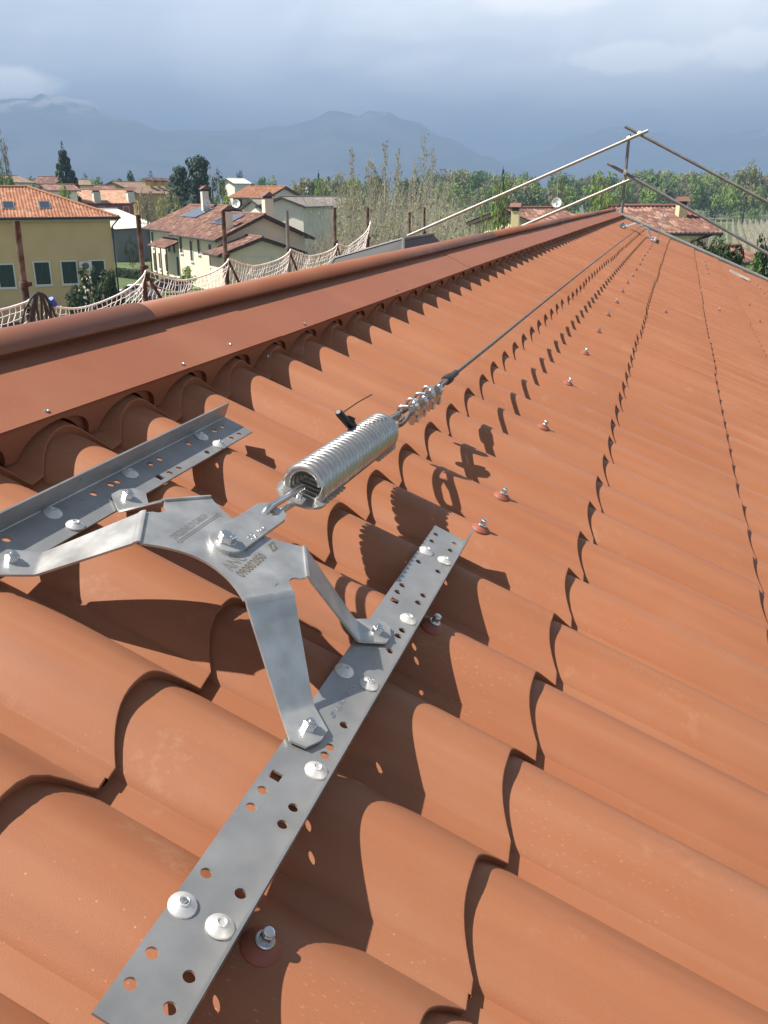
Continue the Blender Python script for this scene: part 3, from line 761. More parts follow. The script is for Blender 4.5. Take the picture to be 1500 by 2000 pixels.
# the raised lettering along the rail is too worn to read: a row of short strokes
b = MB(); rk_ = random.Random(12)
for i in range(22): b.box((-0.004 + rk_.uniform(-0.0012, 0.0012), 0.0026*i, 0.0003), (rk_.choice((0.0035, 0.006, 0.007)), 0.0008, 0.0007), Matrix.Rotation(rk_.uniform(-0.35, 0.35), 3, 'Z'))
t6 = b.mesh('stamped_marks', M['zinc']); put_text(t6, rails_[0], 0.196, 0.097, 0.0, 0)
put_text(logo_mesh(0.0010, M['zinc']), rails_[0], 0.1885, 0.081, 0.0005, 0)
put_text(t6, rails_[1], -0.2375, 0.205, 0.0, 0)
# second anchor of the same kind near the far gable
anchor2 = copy_tree(anchor); a2 = rw(0, 12.0, 0)
anchor2.matrix_world = Matrix.Translation(a2 - (MR @ Vector((0, CT, 0)))) @ MR
anchor2.matrix_world = Matrix.Translation(rw(CS, 12.2, 0)) @ MR.to_3x3().to_4x4() @ Matrix.Rotation(math.pi, 4, 'Z') @ Matrix.Translation((-CS, -CT, 0))
tag(anchor2, 'small distant lifeline anchor near the far gable edge, where the cable ends', 'roof anchor', 'lifeline anchors on the roof')

# ================================================================ SHOCK ABSORBER SPRING
sp = empty('absorber_spring', MR)
tag(sp, 'coiled stainless shock absorber spring hooked to the near anchor', 'spring')
CA = Vector((CS, 0.405, 0.086)); CB = Vector((CS, 0.785, 0.074))
ax = (CB - CA).normalized(); ux = Vector((1,0,0)); ux = (ux - ax*ux.dot(ax)).normalized(); uz = ax.cross(ux) * -1
if uz.z < 0: uz = -uz
RC, RWI = 0.0292, 0.0071
turns = 24.3; n = int(turns*30); pts = []
LEN = (CB - CA).length
for i in range(n + 1):
    x = i / n * turns; a = x*2*math.pi + 0.5
    # last turns at either end stand a little apart
    g = 0.5*LEN/turns
    e = LEN * x / turns
    pts.append(CA + ax*e + ux*RC*math.cos(a) + uz*RC*math.sin(a))
b = MB(); b.tube(pts, RWI, 10); b.build('coil', M['coil_steel'], sp, 50)
def end_plate(tpos, dirn, name):
    # flat toothed plate that threads into the coil; rounded outer end
    W_ = 0.0385; pl = []
    L_ = 0.105
    for i in range(13):
        a = math.pi * i / 12; pl.append((W_*math.cos(a), 0.046 + 0.040*math.sin(a)))
    left = []
    nt_ = 6
    for i in range(nt_):
        y = 0.040 - i*0.0155
        left += [(-W_, y), (-W_, y - 0.004), (-W_+0.010, y - 0.005), (-W_+0.010, y - 0.012), (-W_, y - 0.013)]
    right = [(-x, y) for x, y in reversed(left)]
    outer = pl + left + right
    me = plate_mesh(name, outer, [circ(0, 0.062, 0.0085, 16)], 0.004, M['bracket_steel'])
    o = inst(name, me, sp)
    rot = Matrix((( ux.x, ax.x*dirn*1, uz.x), (ux.y, ax.y*dirn, uz.y), (ux.z, ax.z*dirn, uz.z)))
    if dirn < 0: rot = Matrix(((-ux.x, -ax.x, uz.x), (-ux.y, -ax.y, uz.y), (-ux.z, -ax.z, uz.z)))
    o.matrix_local = Matrix.Translation(tpos) @ rot.to_4x4()
    return o
end_plate(CA + ax*0.050 - uz*0.013, -1, 'end_plate')
end_plate(CB - ax*0.052 - uz*0.013, 1, 'end_plate')
# bent-rod link from the tongue hole to the front end plate
def link_ring(name, P0, P1, w, r, mt, parent, up, sleeve=False):
    """oval ring from P0 to P1 in the plane of (P1-P0) and up"""
    P0 = Vector(P0); P1 = Vector(P1); a = (P1-P0); l = a.length; a.normalize(); up = (up - a*up.dot(a)).normalized()
    pts = []; rr = w/2
    for i in range(10): v = math.pi/2 + math.pi*i/9; pts.append(P0 + a*(rr + rr*math.cos(v)) + up*rr*math.sin(v))
    for i in range(10): v = -math.pi/2 + math.pi*i/9; pts.append(P1 + a*(-rr + rr*math.cos(v)) + up*rr*math.sin(v))
    b = MB(); b.tube(pts, r, 10, closed=True)
    o = b.build(name, mt, parent, 60)
    if sleeve:
        b = MB(); c = (P0+P1)/2 + up*rr; Mx = a.to_track_quat('Z', 'Y').to_matrix()
        hexprism(b, c - a*0.011, r*1.75, 0.022, M_=Mx); o2 = b.build('link_nut', mt, parent, 40)
    return o
hole_t = Vector((CS, CT + 0.113, HB + 0.004)); plate_hole = CA + ax*0.050 - ax*0.062 - uz*0.010
link_ring('rod_link', hole_t - Vector((0, 0.008, 0.004)), plate_hole + Vector((0, 0.010, -0.001)), 0.024, 0.0052, M['zinc'], sp, Vector((0,0,1)))
# quick link at the cable end
qa = CB - ax*0.052 + ax*0.062
link_ring('quick_link', qa - ax*0.014, qa + ax*0.058 , 0.034, 0.0048, M['zinc'], sp, Vector((0.75, 0, 0.66)), True)
# black tell-tale seal with wire on the spring
tg = empty('seal_tag', MR); tag(tg, 'black plastic seal with a thin wire on the upslope side of the spring', 'seal')
b = MB(); b.tube([(-0.075,0.632,0.130),(-0.0735,0.634,0.128),(-0.058,0.668,0.104),(-0.055,0.674,0.099)], [0.0045,0.0068,0.0068,0.006], 12); b.build('seal_body', M['black_plastic'], tg, 40)
b = MB(); b.tube([(-0.058,0.668,0.112),(-0.064,0.676,0.108),(-0.050,0.69,0.090)], [0.010,0.010,0.008], 4); b.build('seal_clip', M['black_plastic'], tg, 30)
b = MB(); b.tube([(-0.070,0.645,0.128),(-0.066,0.700,0.136),(-0.062,0.765,0.139)], 0.0011, 5); b.build('wire', M['black_plastic'], tg)

# ================================================================ LIFELINE CABLE
cb = empty('lifeline_cable', MR); tag(cb, 'grey steel lifeline cable stretched along the roof with four clips', 'cable')
th0 = qa + ax*0.050
Lc = Vector((CS, 1.315, 0.077))
dv = (Lc - th0).normalized(); sv = Vector((1,0,0)).cross(dv).normalized()
if sv.z < 0: sv = -sv
side = Vector((0.93, 0, 0.30)).normalized(); side = (side - dv*side.dot(dv)).normalized()
# loop round the thimble, two parallel legs, merging at the sleeve
gap = 0.0062
def loop(r):
    P = [Lc + side*gap*0.2]
    P += [th0 + dv*0.33 + side*gap, th0 + dv*0.115 + side*gap, th0 + dv*0.075 + side*0.012, th0 + dv*0.045 + side*0.017]
    for i in range(9): v = math.pi/2 + math.pi*i/8; P.append(th0 + dv*(0.020 + 0.017*math.cos(v)) + side*0.017*math.sin(v))
    P += [th0 + dv*0.045 - side*0.017, th0 + dv*0.075 - side*0.012, th0 + dv*0.115 - side*gap, th0 + dv*0.33 - side*gap, Lc - side*gap*0.6 - dv*0.02]
    return P
def smoothp(P, it=2):
    for _ in range(it):
        Q = [P[0]]
        for a, c in zip(P[:-1], P[1:]): Q += [a*0.75 + c*0.25, a*0.25 + c*0.75]
        P = Q + [P[-1]]
    return P
b = MB(); b.tube(smoothp([Vector(p) for p in loop(0)]), 0.0050, 8); b.build('cable_eye', M['cable_steel'], cb, 60)
# thimble: grooved teardrop inside the eye
P = []
for i in range(13): v = math.pi/2 + math.pi*i/12; P.append(th0 + dv*(0.020 + 0.0125*math.cos(v)) + side*0.0125*math.sin(v))
P = [th0 + dv*0.068 + side*0.002, th0 + dv*0.045 + side*0.0115] + P + [th0 + dv*0.045 - side*0.0115, th0 + dv*0.068 - side*0.002]
b = MB(); nrm = dv.cross(side)
for p in P:
    p = Vector(p); rad = (p - (th0 + dv*0.03)).normalized()
    b.v += [tuple(p + nrm*0.0075 + rad*0.003), tuple(p + nrm*0.0045 - rad*0.0008), tuple(p - nrm*0.0045 - rad*0.0008), tuple(p - nrm*0.0075 + rad*0.003)]
for i in range(len(P)-1):
    for j in range(3): b.f.append((i*4+j, i*4+j+1, i*4+j+5, i*4+j+4)); b.mi.append(0)
o = b.build('thimble', M['zinc'], cb, 60); md = o.modifiers.new('thickness', 'SOLIDIFY'); md.thickness = 0.0012
# four wire-rope clips: saddle, U-bolt, two nuts
Mx = Matrix((side, nrm, dv)).transposed()     # local x = side, y = nrm, z = along cable
for k in range(4):
    c = th0 + dv*(0.108 + 0.062*k)
    rk = Matrix.Rotation(R((-6, 4, -3, 7)[k]), 3, dv)
    A = lambda x, y, z: rk @ (side*-x + nrm*y + dv*z)
    b = MB(); up = nrm
    # U-bolt wraps the two legs across the nrm axis
    pts = [A(0.017, -0.011, 0) , A(0.018, 0.004, 0)]
    pts = []
    leg = 0.0150
    pts.append(A(-0.026, leg*0.8, 0)); pts.append(A(0.006, leg*0.8, 0))
    for i in range(9): v = math.pi/2 - math.pi*i/8; pts.append(A(0.009 + 0.011*math.cos(v)*0.9, leg*0.8*math.sin(v), 0))
    pts.append(A(0.006, -leg*0.8, 0)); pts.append(A(-0.026, -leg*0.8, 0))
    b.tube([c + p for p in pts], 0.0042, 8)
    cl = b.build('cable_clip', M['zinc'], cb, 50)
    b = MB()
    prof_ = [(-0.019, 0.0), (-0.017, 0.0065), (-0.010, 0.0075), (-0.008, 0.0055)]
    ring = [(-0.0185,-0.021),(-0.0115,-0.021),(-0.0085,-0.014),(-0.0105,-0.006),(-0.0105,0.006),(-0.0085,0.014),(-0.0115,0.021),(-0.0185,0.021),(-0.0215,0.012),(-0.0215,-0.012)]
    for z in (-0.0115, 0.0115):
        for x, y in ring: b.v.append(tuple(c + A(x, y, z)))
    nr = len(ring)
    for i in range(nr): i2 = (i+1) % nr; b.f.append((i, i2, nr+i2, nr+i)); b.mi.append(0)
    b.f += [tuple(range(nr)), tuple(nr+i for i in reversed(range(nr)))]; b.mi += [0,0]
    o = b.build('saddle', M['zinc'], cl, 30)
    md = o.modifiers.new('edge', 'BEVEL'); md.width = 0.0018; md.segments = 2
    for sg in (-1, 1):
        b = MB(); Mz = Matrix((rk @ nrm, rk @ dv, rk @ side)).transposed()
        hexprism(b, c + A(-0.0205, leg*0.8*sg, 0), 0.0078, 0.0068, M_=Mz, rot=k); b.build('nut', M['zinc'], cl, 35)
b = MB(); b.tube([Lc - dv*0.036 - side*0.002, Lc - dv*0.030 - side*0.001, Lc - dv*0.004, Lc + dv*0.004, Lc + dv*0.012, Lc + dv*0.066, Lc + dv*0.070], [0.0105,0.0122,0.0122,0.0112,0.0085,0.0078,0.006], 14); b.build('sleeve', M['shrink_sleeve'], cb, 40)
P = [Lc]
for i in range(1, 21):
    t = 1.315 + (11.93 - 1.315) * i / 20; P.append(Vector((CS + bend(t), t, 0.077 + 0.004*math.sin(math.pi*i/20)*-1)))
b = MB(); b.tube(P, 0.0052, 8); b.build('cable_run', M['cable_steel'], cb, 60)
# loose anchor rail lying on the tiles near the far verge
lr = empty('anchor_rail', Matrix.Translation(rw(1.46, 12.4, -0.006)) @ MR.to_3x3().to_4x4() @ Matrix.Rotation(R(-35), 4, 'Z'))
tag(lr, 'short galvanised rail with bright screws on the tiles near the far verge', 'rail')
b = MB(); b.box((0, 0, 0.006), (0.34, 0.05, 0.004)); b.box((0, -0.024, 0.02), (0.34, 0.004, 0.032)); b.build('rail_plate', M['galvanised'], lr)
for x in (-0.15, -0.12, 0.03, 0.10, 0.13, 0.15):
    inst('sealing_rivet', RIVET, lr, (x, 0.006, 0.008), (0,0,0), (1.3,1.3,1.6))

# ================================================================ SCAFFOLDING AT THE FAR GABLE
gy = O_.y + T_END + 0.10
def gp(x, y, dy=0.0):
    """point in the upright plane of the far gable seen at photo pixel (x, y)"""
    r = FW * FPX + RT * (x - 750) + DN * (y - 1000); p = r * ((gy + dy) / r.y); p.z += CAMZ; return p
sg = empty('scaffold_guardrail', None, (-0.95, gy, CAMZ - 0.4)); tag(sg, 'galvanised tube guardrail peaked over the far gable', 'scaffold')
def spart(b, name, mt, sm=50):
    o = b.build(name, M[mt], None, sm); o.parent = sg; o.matrix_parent_inverse = Matrix.Translation(-sg.location); return o
def pole(a, c, name='tube', mt='galvanised', r=0.0242):
    b = MB(); b.tube([a, c], r, 16); b.tube([a + (c-a).normalized()*-0.001, a + (c-a).normalized()*0.004], r*0.85, 16); return spart(b, name, mt)
def coupler(c, a1, a2):
    b = MB()
    for ax_, off in ((a1, -0.026), (a2, 0.026)):
        ax_ = ax_.normalized(); Mq = ax_.to_track_quat('Z', 'Y').to_matrix(); cc = c + Vector((0, off, 0))
        b.lathe([(0.0245,-0.026),(0.031,-0.024),(0.032,0.024),(0.0245,0.026)], cc, 14, Mq)
        b.box(cc + Mq @ Vector((0.036, 0.006, 0)), (0.02, 0.02, 0.04), Mq)
        b.tube([cc + Mq @ Vector((0.038, -0.03, 0)), cc + Mq @ Vector((0.038, 0.035, 0))], 0.007, 6)
        hexprism(b, cc + Mq @ Vector((0.038, 0.03, 0)), 0.013, 0.016)
    spart(b, 'coupler', 'coupler_zinc', 40)
post_t, post_b = gp(1229, 262), gp(1213, 420) + Vector((0, 0, -0.7))
pole(post_t, post_b, 'post', 'grey_pole')
l1a, l1b = gp(1266, 255, -0.05), gp(796, 461, -0.05); pole(l1a, l1b)
l2a, l2b = gp(1229, 352, -0.05), gp(1010, 446, -0.05); l2b = l2a + (l2b - l2a)*2.2; pole(l2a, l2b)
r1a, r1b = gp(1221, 247, 0.05), gp(1560, 427, 0.05); r1b = r1a + (r1b - r1a)*1.3; pole(r1a, r1b, 'tube', 'grey_pole')
r2a, r2b = gp(1187, 319, 0.05), gp(1560, 530, 0.05); r2b = r2a + (r2b - r2a)*1.3; pole(r2a, r2b, 'tube', 'grey_pole')
coupler(gp(1249, 261), l1a-l1b, r1a-r1b); coupler(gp(1228, 270), l1a-l1b, post_t-post_b)
coupler(gp(1221, 337), r2a-r2b, post_t-post_b); coupler(gp(1218, 357), l2a-l2b, post_t-post_b)

# ---- posts along the rear eave, with the safety net between them
XE = -4.5
posts_y = [5.42, 6.97, 8.53, 10.13, 11.71, 13.09, 15.3, 16.26]
plab = ['rusty scaffold post hung with dark hoses, leftmost of the row', 'rusty scaffold post in front of the white shed', 'rusty scaffold post in front of the cream house wall',
        'grey scaffold post in front of the cream house gable', 'short rusty scaffold post right of the cream house', 'rusty post where the white net ends', 'rusty post above the dark skylight box', 'rightmost rusty post, behind the long guardrail tube']
ptop = [-0.17, -0.16, -0.15, -0.17, -0.16, -0.17, -0.28, -0.21]
lean = [(0.05, 0.03), (0.01, -0.02), (-0.01, 0.0), (0.0, 0.0), (0.01, 0.01), (0, 0), (0, 0), (0.01, 0)]
for i, y in enumerate(posts_y):
    zt = CAMZ + ptop[i]; zb = CAMZ - 1.75
    pe = empty('scaffold_post', None, (XE, y, zb)); tag(pe, plab[i], 'post', 'scaffold posts along the rear eave')
    dx, dy = lean[i]
    b = MB(); b.tube([(0, 0, 0), (0, 0, zt - zb - 0.42)], 0.0245, 12); b.tube([(0, 0, zt - zb - 0.42), (dx*0.1, dy*0.1, zt - zb)], 0.0215, 12)
    b.build('tube', M['grey_pole' if i == 3 else 'rusty_steel'], pe, 50)
    b = MB(); b.lathe([(0.025,-0.02),(0.033,-0.018),(0.033,0.018),(0.025,0.02)], (0, 0, zt - zb - 0.44), 12); b.box((0.0, 0.03, zt - zb - 0.44), (0.05, 0.05, 0.03))
    b.build('collar', M['rusty_steel'], pe, 40)
    if 0 < i < 5:      # brace running down from the net hook
        b = MB(); b.tube([(0.02, 0.02, zt - zb - 0.50), (0.02, 0.42, zt - zb - 0.95)], 0.014, 8); b.build('brace', M['rusty_steel'], pe, 50)
# net: sagging head rope and a mesh of square cords
nz = CAMZ - 0.62
net = empty('safety_net', None, (XE + 0.03, 7.0, CAMZ - 1.3)); tag(net, 'white cord safety net sagging between the rear eave posts', 'net')
ends = [3.7] + posts_y[:5] + [13.1]
tops = [nz - 0.12, nz - 0.10, nz, nz + 0.0, nz + 0.01, nz + 0.0, nz + 0.25]
sag = [0.04, 0.17, 0.15, 0.13, 0.12, 0.16]
hd = []
for j in range(len(ends)-1):
    m_ = 26
    for i in range(m_ + (1 if j == len(ends)-2 else 0)):
        f = i / m_; y = ends[j] + (ends[j+1] - ends[j])*f; z = tops[j] + (tops[j+1]-tops[j])*f - sag[j]*4*f*(1-f)
        hd.append(Vector((XE + 0.03 + 0.03*math.sin(9*f), y, z)))
def npart(b, name, mt):
    o = b.build(name, M[mt], None, 60); o.parent = net; o.matrix_parent_inverse = Matrix.Translation(-net.location); return o
b = MB(); b.tube(hd, 0.008, 6); npart(b, 'head_rope', 'net_cord')
b = MB(); pit = 0.055; rn = random.Random(8)
rows = 14
P = [[None]*rows for _ in hd]
L_ = 0
acc = 0; cols = [0]
for i in range(1, len(hd)):
    acc += (hd[i] - hd[i-1]).length
    if acc >= pit: cols.append(i); acc = 0
grid = []
for ci, i in enumerate(cols):
    col = []
    for r in range(rows):
        off = 0.02*math.sin(ci*0.9 + r*1.3) + (0.03 if r % 2 else 0.0)
        p = hd[i] + Vector((-0.05*r*0.25 + rn.uniform(-.006,.006), off*0.5 + rn.uniform(-.008,.008), -0.05*r + rn.uniform(-.008,.008)))
        col.append(p)
    grid.append(col)
    b.tube(smoothp(col, 1), 0.0034, 4)
for r in range(1, rows): b.tube([g[r] for g in grid], 0.0032, 4)
npart(b, 'mesh', 'net_cord')
b = MB()
for g in grid[::1]:
    for r in (0, 1, 2, 3): b.lathe([(0.002,-0.006),(0.006,0),(0.002,0.006)], g[r], 5)
npart(b, 'knots', 'net_cord')['kind'] = 'stuff'
# dark hoses looped over the first post, with a blue tape
hz = empty('hose_bundle', None, (XE + 0.06, 5.45, CAMZ - 0.75)); tag(hz, 'dark coiled hoses with blue tape hung on the leftmost scaffold post', 'hose')
rh = random.Random(2)
for k in range(5):
    y0 = 5.42 + rh.uniform(-0.03, 0.03); w = rh.uniform(0.05, 0.17); dz = rh.uniform(0.45, 0.8)
    pts = []
    for i in range(25):
        a = 2*math.pi*i/24; pts.append(Vector((rh.uniform(-.003,.003) + 0.03*math.cos(a), w*math.sin(a) + 0.18*(0.5-0.5*math.cos(a))*(1 if k > 2 else -0.35) - 0, -dz/2 + dz/2*math.cos(a) + 0.08)))
    b = MB(); b.tube(pts, 0.009, 7, closed=True); b.build('hose', M['hose_black'], hz, 60)
b = MB(); b.tube([(0.05, 0.10, 0.03), (0.05, 0.14, -0.02)], 0.022, 10); b.build('tape', M['blue_tape'], hz, 50)
# scaffold deck outside the rear eave: three planks on each lift
for i in range(3):
    b = MB(); b.box((0, 0, 0), (0.24, 13.5, 0.045)); o = b.build('deck_plank', M['plank']); o.location = (XE - 0.28 - 0.27*i, 9.6 + 0.1*i, CAMZ - 1.42 - 0.012*i); o.rotation_euler = (0, 0, 0)
    tag(o, ('weathered deck plank of the rear scaffold, nearest the eave', 'weathered deck plank of the rear scaffold, middle one', 'weathered deck plank of the rear scaffold, outermost')[i], 'plank', 'scaffold deck planks')
# ---- skylight box on the rear slope
sk = empty('skylight', None, (-2.3, 7.3, CAMZ - 0.76)); tag(sk, 'dark grey metal skylight box rising behind the ridge', 'skylight')
lo = [(-0.60,-1.00,-0.32),(0.40,-1.00,0.10),(0.40,1.05,0.10),(-0.60,1.05,-0.32)]
hi = [(-0.45,-0.16,0.26),(0.15,-0.16,0.425),(0.15,0.78,0.425),(-0.45,0.78,0.26)]
b = MB(); b.hexa(lo + hi); b.build('frame', M['skylight_grey'], sk)
b = MB(); q = [Vector(p) for p in lo + hi]
for a, c in ((1,5),(5,6),(4,5),(6,7),(0,4)): b.tube([q[a], q[c]], 0.014, 6)
b.build('edge_trim', M['skylight_trim'], sk, 40)
b = MB(); q = [Vector(p) for p in hi]; cq = sum(q, Vector())/4
b.add([cq + (p - cq)*0.84 + Vector((0, 0, 0.006)) for p in q], [(0,1,2,3)]); b.build('pane', M['glass_dark'], sk)

# ================================================================ GROUND, HILLS
b = MB(); b.add([(-8900,-2900,0),(8900,-2900,0),(8900,8900,0),(-8900,8900,0)], [(0,1,2,3)])
g = b.build('ground', M['grass']); g['kind'] = 'structure'
b = MB(); b.add([(-58,20,0.02),(-52,20,0.02),(-22,118,0.02),(-28,118,0.02)], [(0,1,2,3)]); 
b.add([(-27,20,0.024),(-21.5,20,0.024),(-19,70,0.024),(-24,70,0.024)], [(0,1,2,3)])
o = b.build('road', M['asphalt']); o['kind'] = 'structure'
def fbm(x, y, rnd=[0]):
    from mathutils import noise
    return noise.fractal(Vector((x, y, 0.0)), 0.9, 2.1, 6)
def mountains(name, dist, keys, depth, seed, res=150):
    """range whose crest passes the given (pixel x, pixel y) keys at dist"""
    b = MB(); xs = [-700 + 3000*i/res for i in range(res+1)]; nd_ = 26
    def crest(x):
        for (x0, y0), (x1, y1) in zip(keys[:-1], keys[1:]):
            if x0 <= x <= x1:
                f = (x-x0)/(x1-x0); f = f*f*(3-2*f); return y0 + (y1-y0)*f
        return keys[0][1] if x < keys[0][0] else keys[-1][1]
    for i, x in enumerate(xs):
        ph = at(x, crest(x), dist); Hh = max(ph.z, 30)
        ray_ = Vector((ph.x, ph.y, 0)); L = ray_.length; rd = ray_/L
        for j in range(nd_ + 1):
            f = j/nd_; r = L + (f - 0.62)*depth
            e = max(0, 1 - abs(f - 0.62)/(0.62 if f < 0.62 else 0.38))
            nz_ = fbm(x*0.008 + seed, f*2.2 + seed)
            rg = 1 - abs(fbm(x*0.016 + seed*3, f*1.5))
            z = Hh * (e**1.15) * (1 + 0.10*nz_*(1 - e**4)) + Hh*0.10*(rg-0.6)*e*(1-e)*2 + Hh*0.045*fbm(x*0.05+seed, f*6)*e
            b.v.append((rd.x*r, rd.y*r, z - 12))
    m_ = nd_ + 1
    for i in range(res):
        for j in range(nd_): b.f.append((i*m_+j, i*m_+j+1, (i+1)*m_+j+1, (i+1)*m_+j)[::-1]); b.mi.append(0)
    o = b.build(name, M['mountain'], None, 60); o['kind'] = 'structure'; return o
mountains('mountain', 4600, [(-700,150),(-200,190),(0,188),(100,180),(170,190),(230,225),(330,248),(470,250),(560,240),(615,222),(650,206),(690,218),(748,207),(800,226),(870,262),(950,298),(1010,322),(1080,335),(1300,340),(2300,345)], 2100, 1.3)
mountains('mountain', 6300, [(-700,330),(850,330),(960,318),(1050,292),(1140,254),(1200,242),(1290,258),(1370,264),(1440,254),(1520,240),(1700,215),(2300,230)], 2400, 4.7)

# ================================================================ NEIGHBOURING HOUSES
def roof_sheet(b, a0, a1, b1, b0, pitch=0.24, amp=0.035, th=0.12, uv=None):
    """corrugated tile sheet: a0-a1 along the eave, b0-b1 along the top"""
    a0, a1, b0, b1 = [Vector(p) for p in (a0, a1, b0, b1)]
    n = max(4, int((a1-a0).length/pitch)); nm = (a1-a0).cross(b0-a0).normalized()
    if nm.z < 0: nm = -nm
    rows_ = max(1, int((b0-a0).length/0.35)); sub = 3
    base = len(b.v)
    for i in range(n*sub + 1):
        f = i/(n*sub); h = amp*math.cos(2*math.pi*i/sub)
        p = a0.lerp(a1, f); q = b0.lerp(b1, f)
        b.v += [tuple(p + nm*h), tuple(q + nm*h), tuple(p - nm*th), tuple(q - nm*th)]
        if uv is not None: uv += [(f*n, 0), (f*n, rows_), (f*n, 0), (f*n, rows_)]
    for i in range(n*sub):
        k = base + i*4
        b.f += [(k, k+4, k+5, k+1), (k+2, k+3, k+7, k+6), (k, k+2, k+6, k+4)]; b.mi += [0, 0, 0]
def roofpart(name, quads, mt, parent, pitch=0.24, amp=0.035):
    b = MB(); uv = []
    for q in quads: roof_sheet(b, *q, pitch=pitch, amp=amp, uv=uv)
    me = b.mesh(name, M[mt], 40); ul = me.uv_layers.new(name='UVMap')
    for lp in me.loops: ul.data[lp.index].uv = uv[lp.vertex_index]
    return link(bpy.data.objects.new(name, me), parent)
def window(parent, o, u, w, h, z, nrm, kind='green_shutter', trim='white_trim', open_=False):
    """window in a wall: o + u*offset; nrm outward"""
    p = Vector(o); u = Vector(u).normalized(); n = Vector(nrm).normalized(); k = Vector((0,0,1))
    def bx(b, c, du, dn, dz):
        R3 = Matrix((u, n, k)).transposed(); b.box(c, (du, dn, dz), R3)
    b = MB(); c = p + k*(z + h/2)
    t = 0.09
    for q, du, dz in ((c + u*(w/2+t/2), t, h+2*t), (c - u*(w/2+t/2), t, h+2*t), (c + k*(h/2+t/2), w, t), (c - k*(h/2+t/2), w, t)): bx(b, q + n*0.02, du, 0.10, dz)
    fr = b.build('window', M[trim], parent)
    b = MB()
    if kind == 'glass_dark': bx(b, c - n*0.02, w, 0.03, h); b.build('pane', M[kind], fr)
    else:
        for sgn in (-1, 1):
            b = MB(); bx(b, c + u*sgn*w/4 + n*0.03, w/2 - 0.02, 0.05, h - 0.02); b.build('shutter', M[kind], fr)
    b = MB(); bx(b, c - k*(h/2 + t + 0.025) + n*0.06, w + 0.3, 0.16, 0.05); b.build('sill', M[trim], fr)
    return fr
def chimney(parent, x, y, z0, z1, w, mt, cap='old_tiles', d=None):
    d = d or w
    b = MB(); b.box((x, y, (z0+z1)/2), (w, d, z1-z0)); c = b.build('chimney', M[mt], parent)
    b = MB(); b.box((x, y, z1 + 0.10), (w*0.8, d*0.8, 0.2)); b.build('flue', M['dark_wood'], c)
    b = MB(); q = w*0.72; e = d*0.72
    b.add([(x-q,y-e,z1+0.2),(x+q,y-e,z1+0.2),(x+q,y+e,z1+0.2),(x-q,y+e,z1+0.2),(x-q,y,z1+0.2+q*0.7),(x+q,y,z1+0.2+q*0.7)], [(0,1,2,3),(0,4,5,1),(2,5,4,3),(0,3,4),(1,2,5)])
    b.build('cap', M[cap], c); return c
def gable_house(name, label, o, ang, L, Wd, ze, zr, wall, roof, over=0.5, cat='house', windows=(), gwindows=(), group=None, pitch=0.24, amp=0.035, gutter=True):
    """local x runs along the ridge, y across; corner of the plan at o"""
    h = empty(name, None, (o[0], o[1], 0), ang); tag(h, label, cat, group)
    b = MB(); t = 0.3
    b.box((L/2, t/2, ze/2), (L, t, ze)); b.build('wall', M[wall], h)
    b = MB(); b.box((L/2, Wd - t/2, ze/2), (L, t, ze)); b.build('wall', M[wall], h)
    for x in (0.002, L - t - 0.002):
        b = MB(); P = [(x,t,0),(x,Wd-t,0),(x,Wd-t,ze),(x,Wd/2,zr-0.16),(x,t,ze)]; P2 = [(x+t,p[1],p[2]) for p in P]
        b.add(P + P2, [(0,1,2,3,4)[::-1],(5,6,7,8,9)] + [(i,(i+1)%5,5+(i+1)%5,5+i) for i in range(5)]); b.build('gable_wall', M[wall], h)
    sl = (zr - ze)/(Wd/2); eo = over
    zz = ze - sl*eo + 0.12
    r = roofpart('roof', [((-eo,-eo,zz),(L+eo,-eo,zz),(L+eo,Wd/2,zr+0.12),(-eo,Wd/2,zr+0.12)), ((L+eo,Wd+eo,zz),(-eo,Wd+eo,zz),(-eo,Wd/2,zr+0.12),(L+eo,Wd/2,zr+0.12))], roof, h, pitch, amp)
    b = MB(); b.tube([(-eo,Wd/2,zr+0.15),(L+eo,Wd/2,zr+0.15)], 0.11, 8); b.build('ridge_tiles', M[roof], r, 50)
    for x in (-eo + 0.03, L + eo - 0.03):
        b = MB(); b.slab((x-.03,-eo,zz-0.05),(x+.03,-eo,zz-0.05),(x+.03,Wd/2,zr+0.07),(x-.03,Wd/2,zr+0.07),0.2); b.slab((x-.03,Wd/2,zr+0.07),(x+.03,Wd/2,zr+0.07),(x+.03,Wd+eo,zz-0.05),(x-.03,Wd+eo,zz-0.05),0.2)
        b.build('bargeboard', M['dark_wood'], r)
    if gutter:
        for y in (-eo - 0.06, Wd + eo + 0.06):
            b = MB(); b.tube([(-eo, y, zz - 0.08), (L+eo, y, zz - 0.08)], 0.075, 8); b.build('gutter', M['gutter_dark'], h, 50)
    for (x, z, w, hh, kind) in windows: window(h, (x, 0, 0), (1,0,0), w, hh, z, (0,-1,0), kind)
    for (y, z, w, hh, kind) in gwindows: window(h, (L, y, 0), (0,1,0), w, hh, z, (1,0,0), kind)
    return h
def solve_house(p0, p1):
    """corner and angle of a wall that runs from world point p0 to p1 with the house behind it"""
    d = Vector((p1.x-p0.x, p1.y-p0.y, 0)); return (p0.x, p0.y), math.atan2(d.y, d.x), d.length

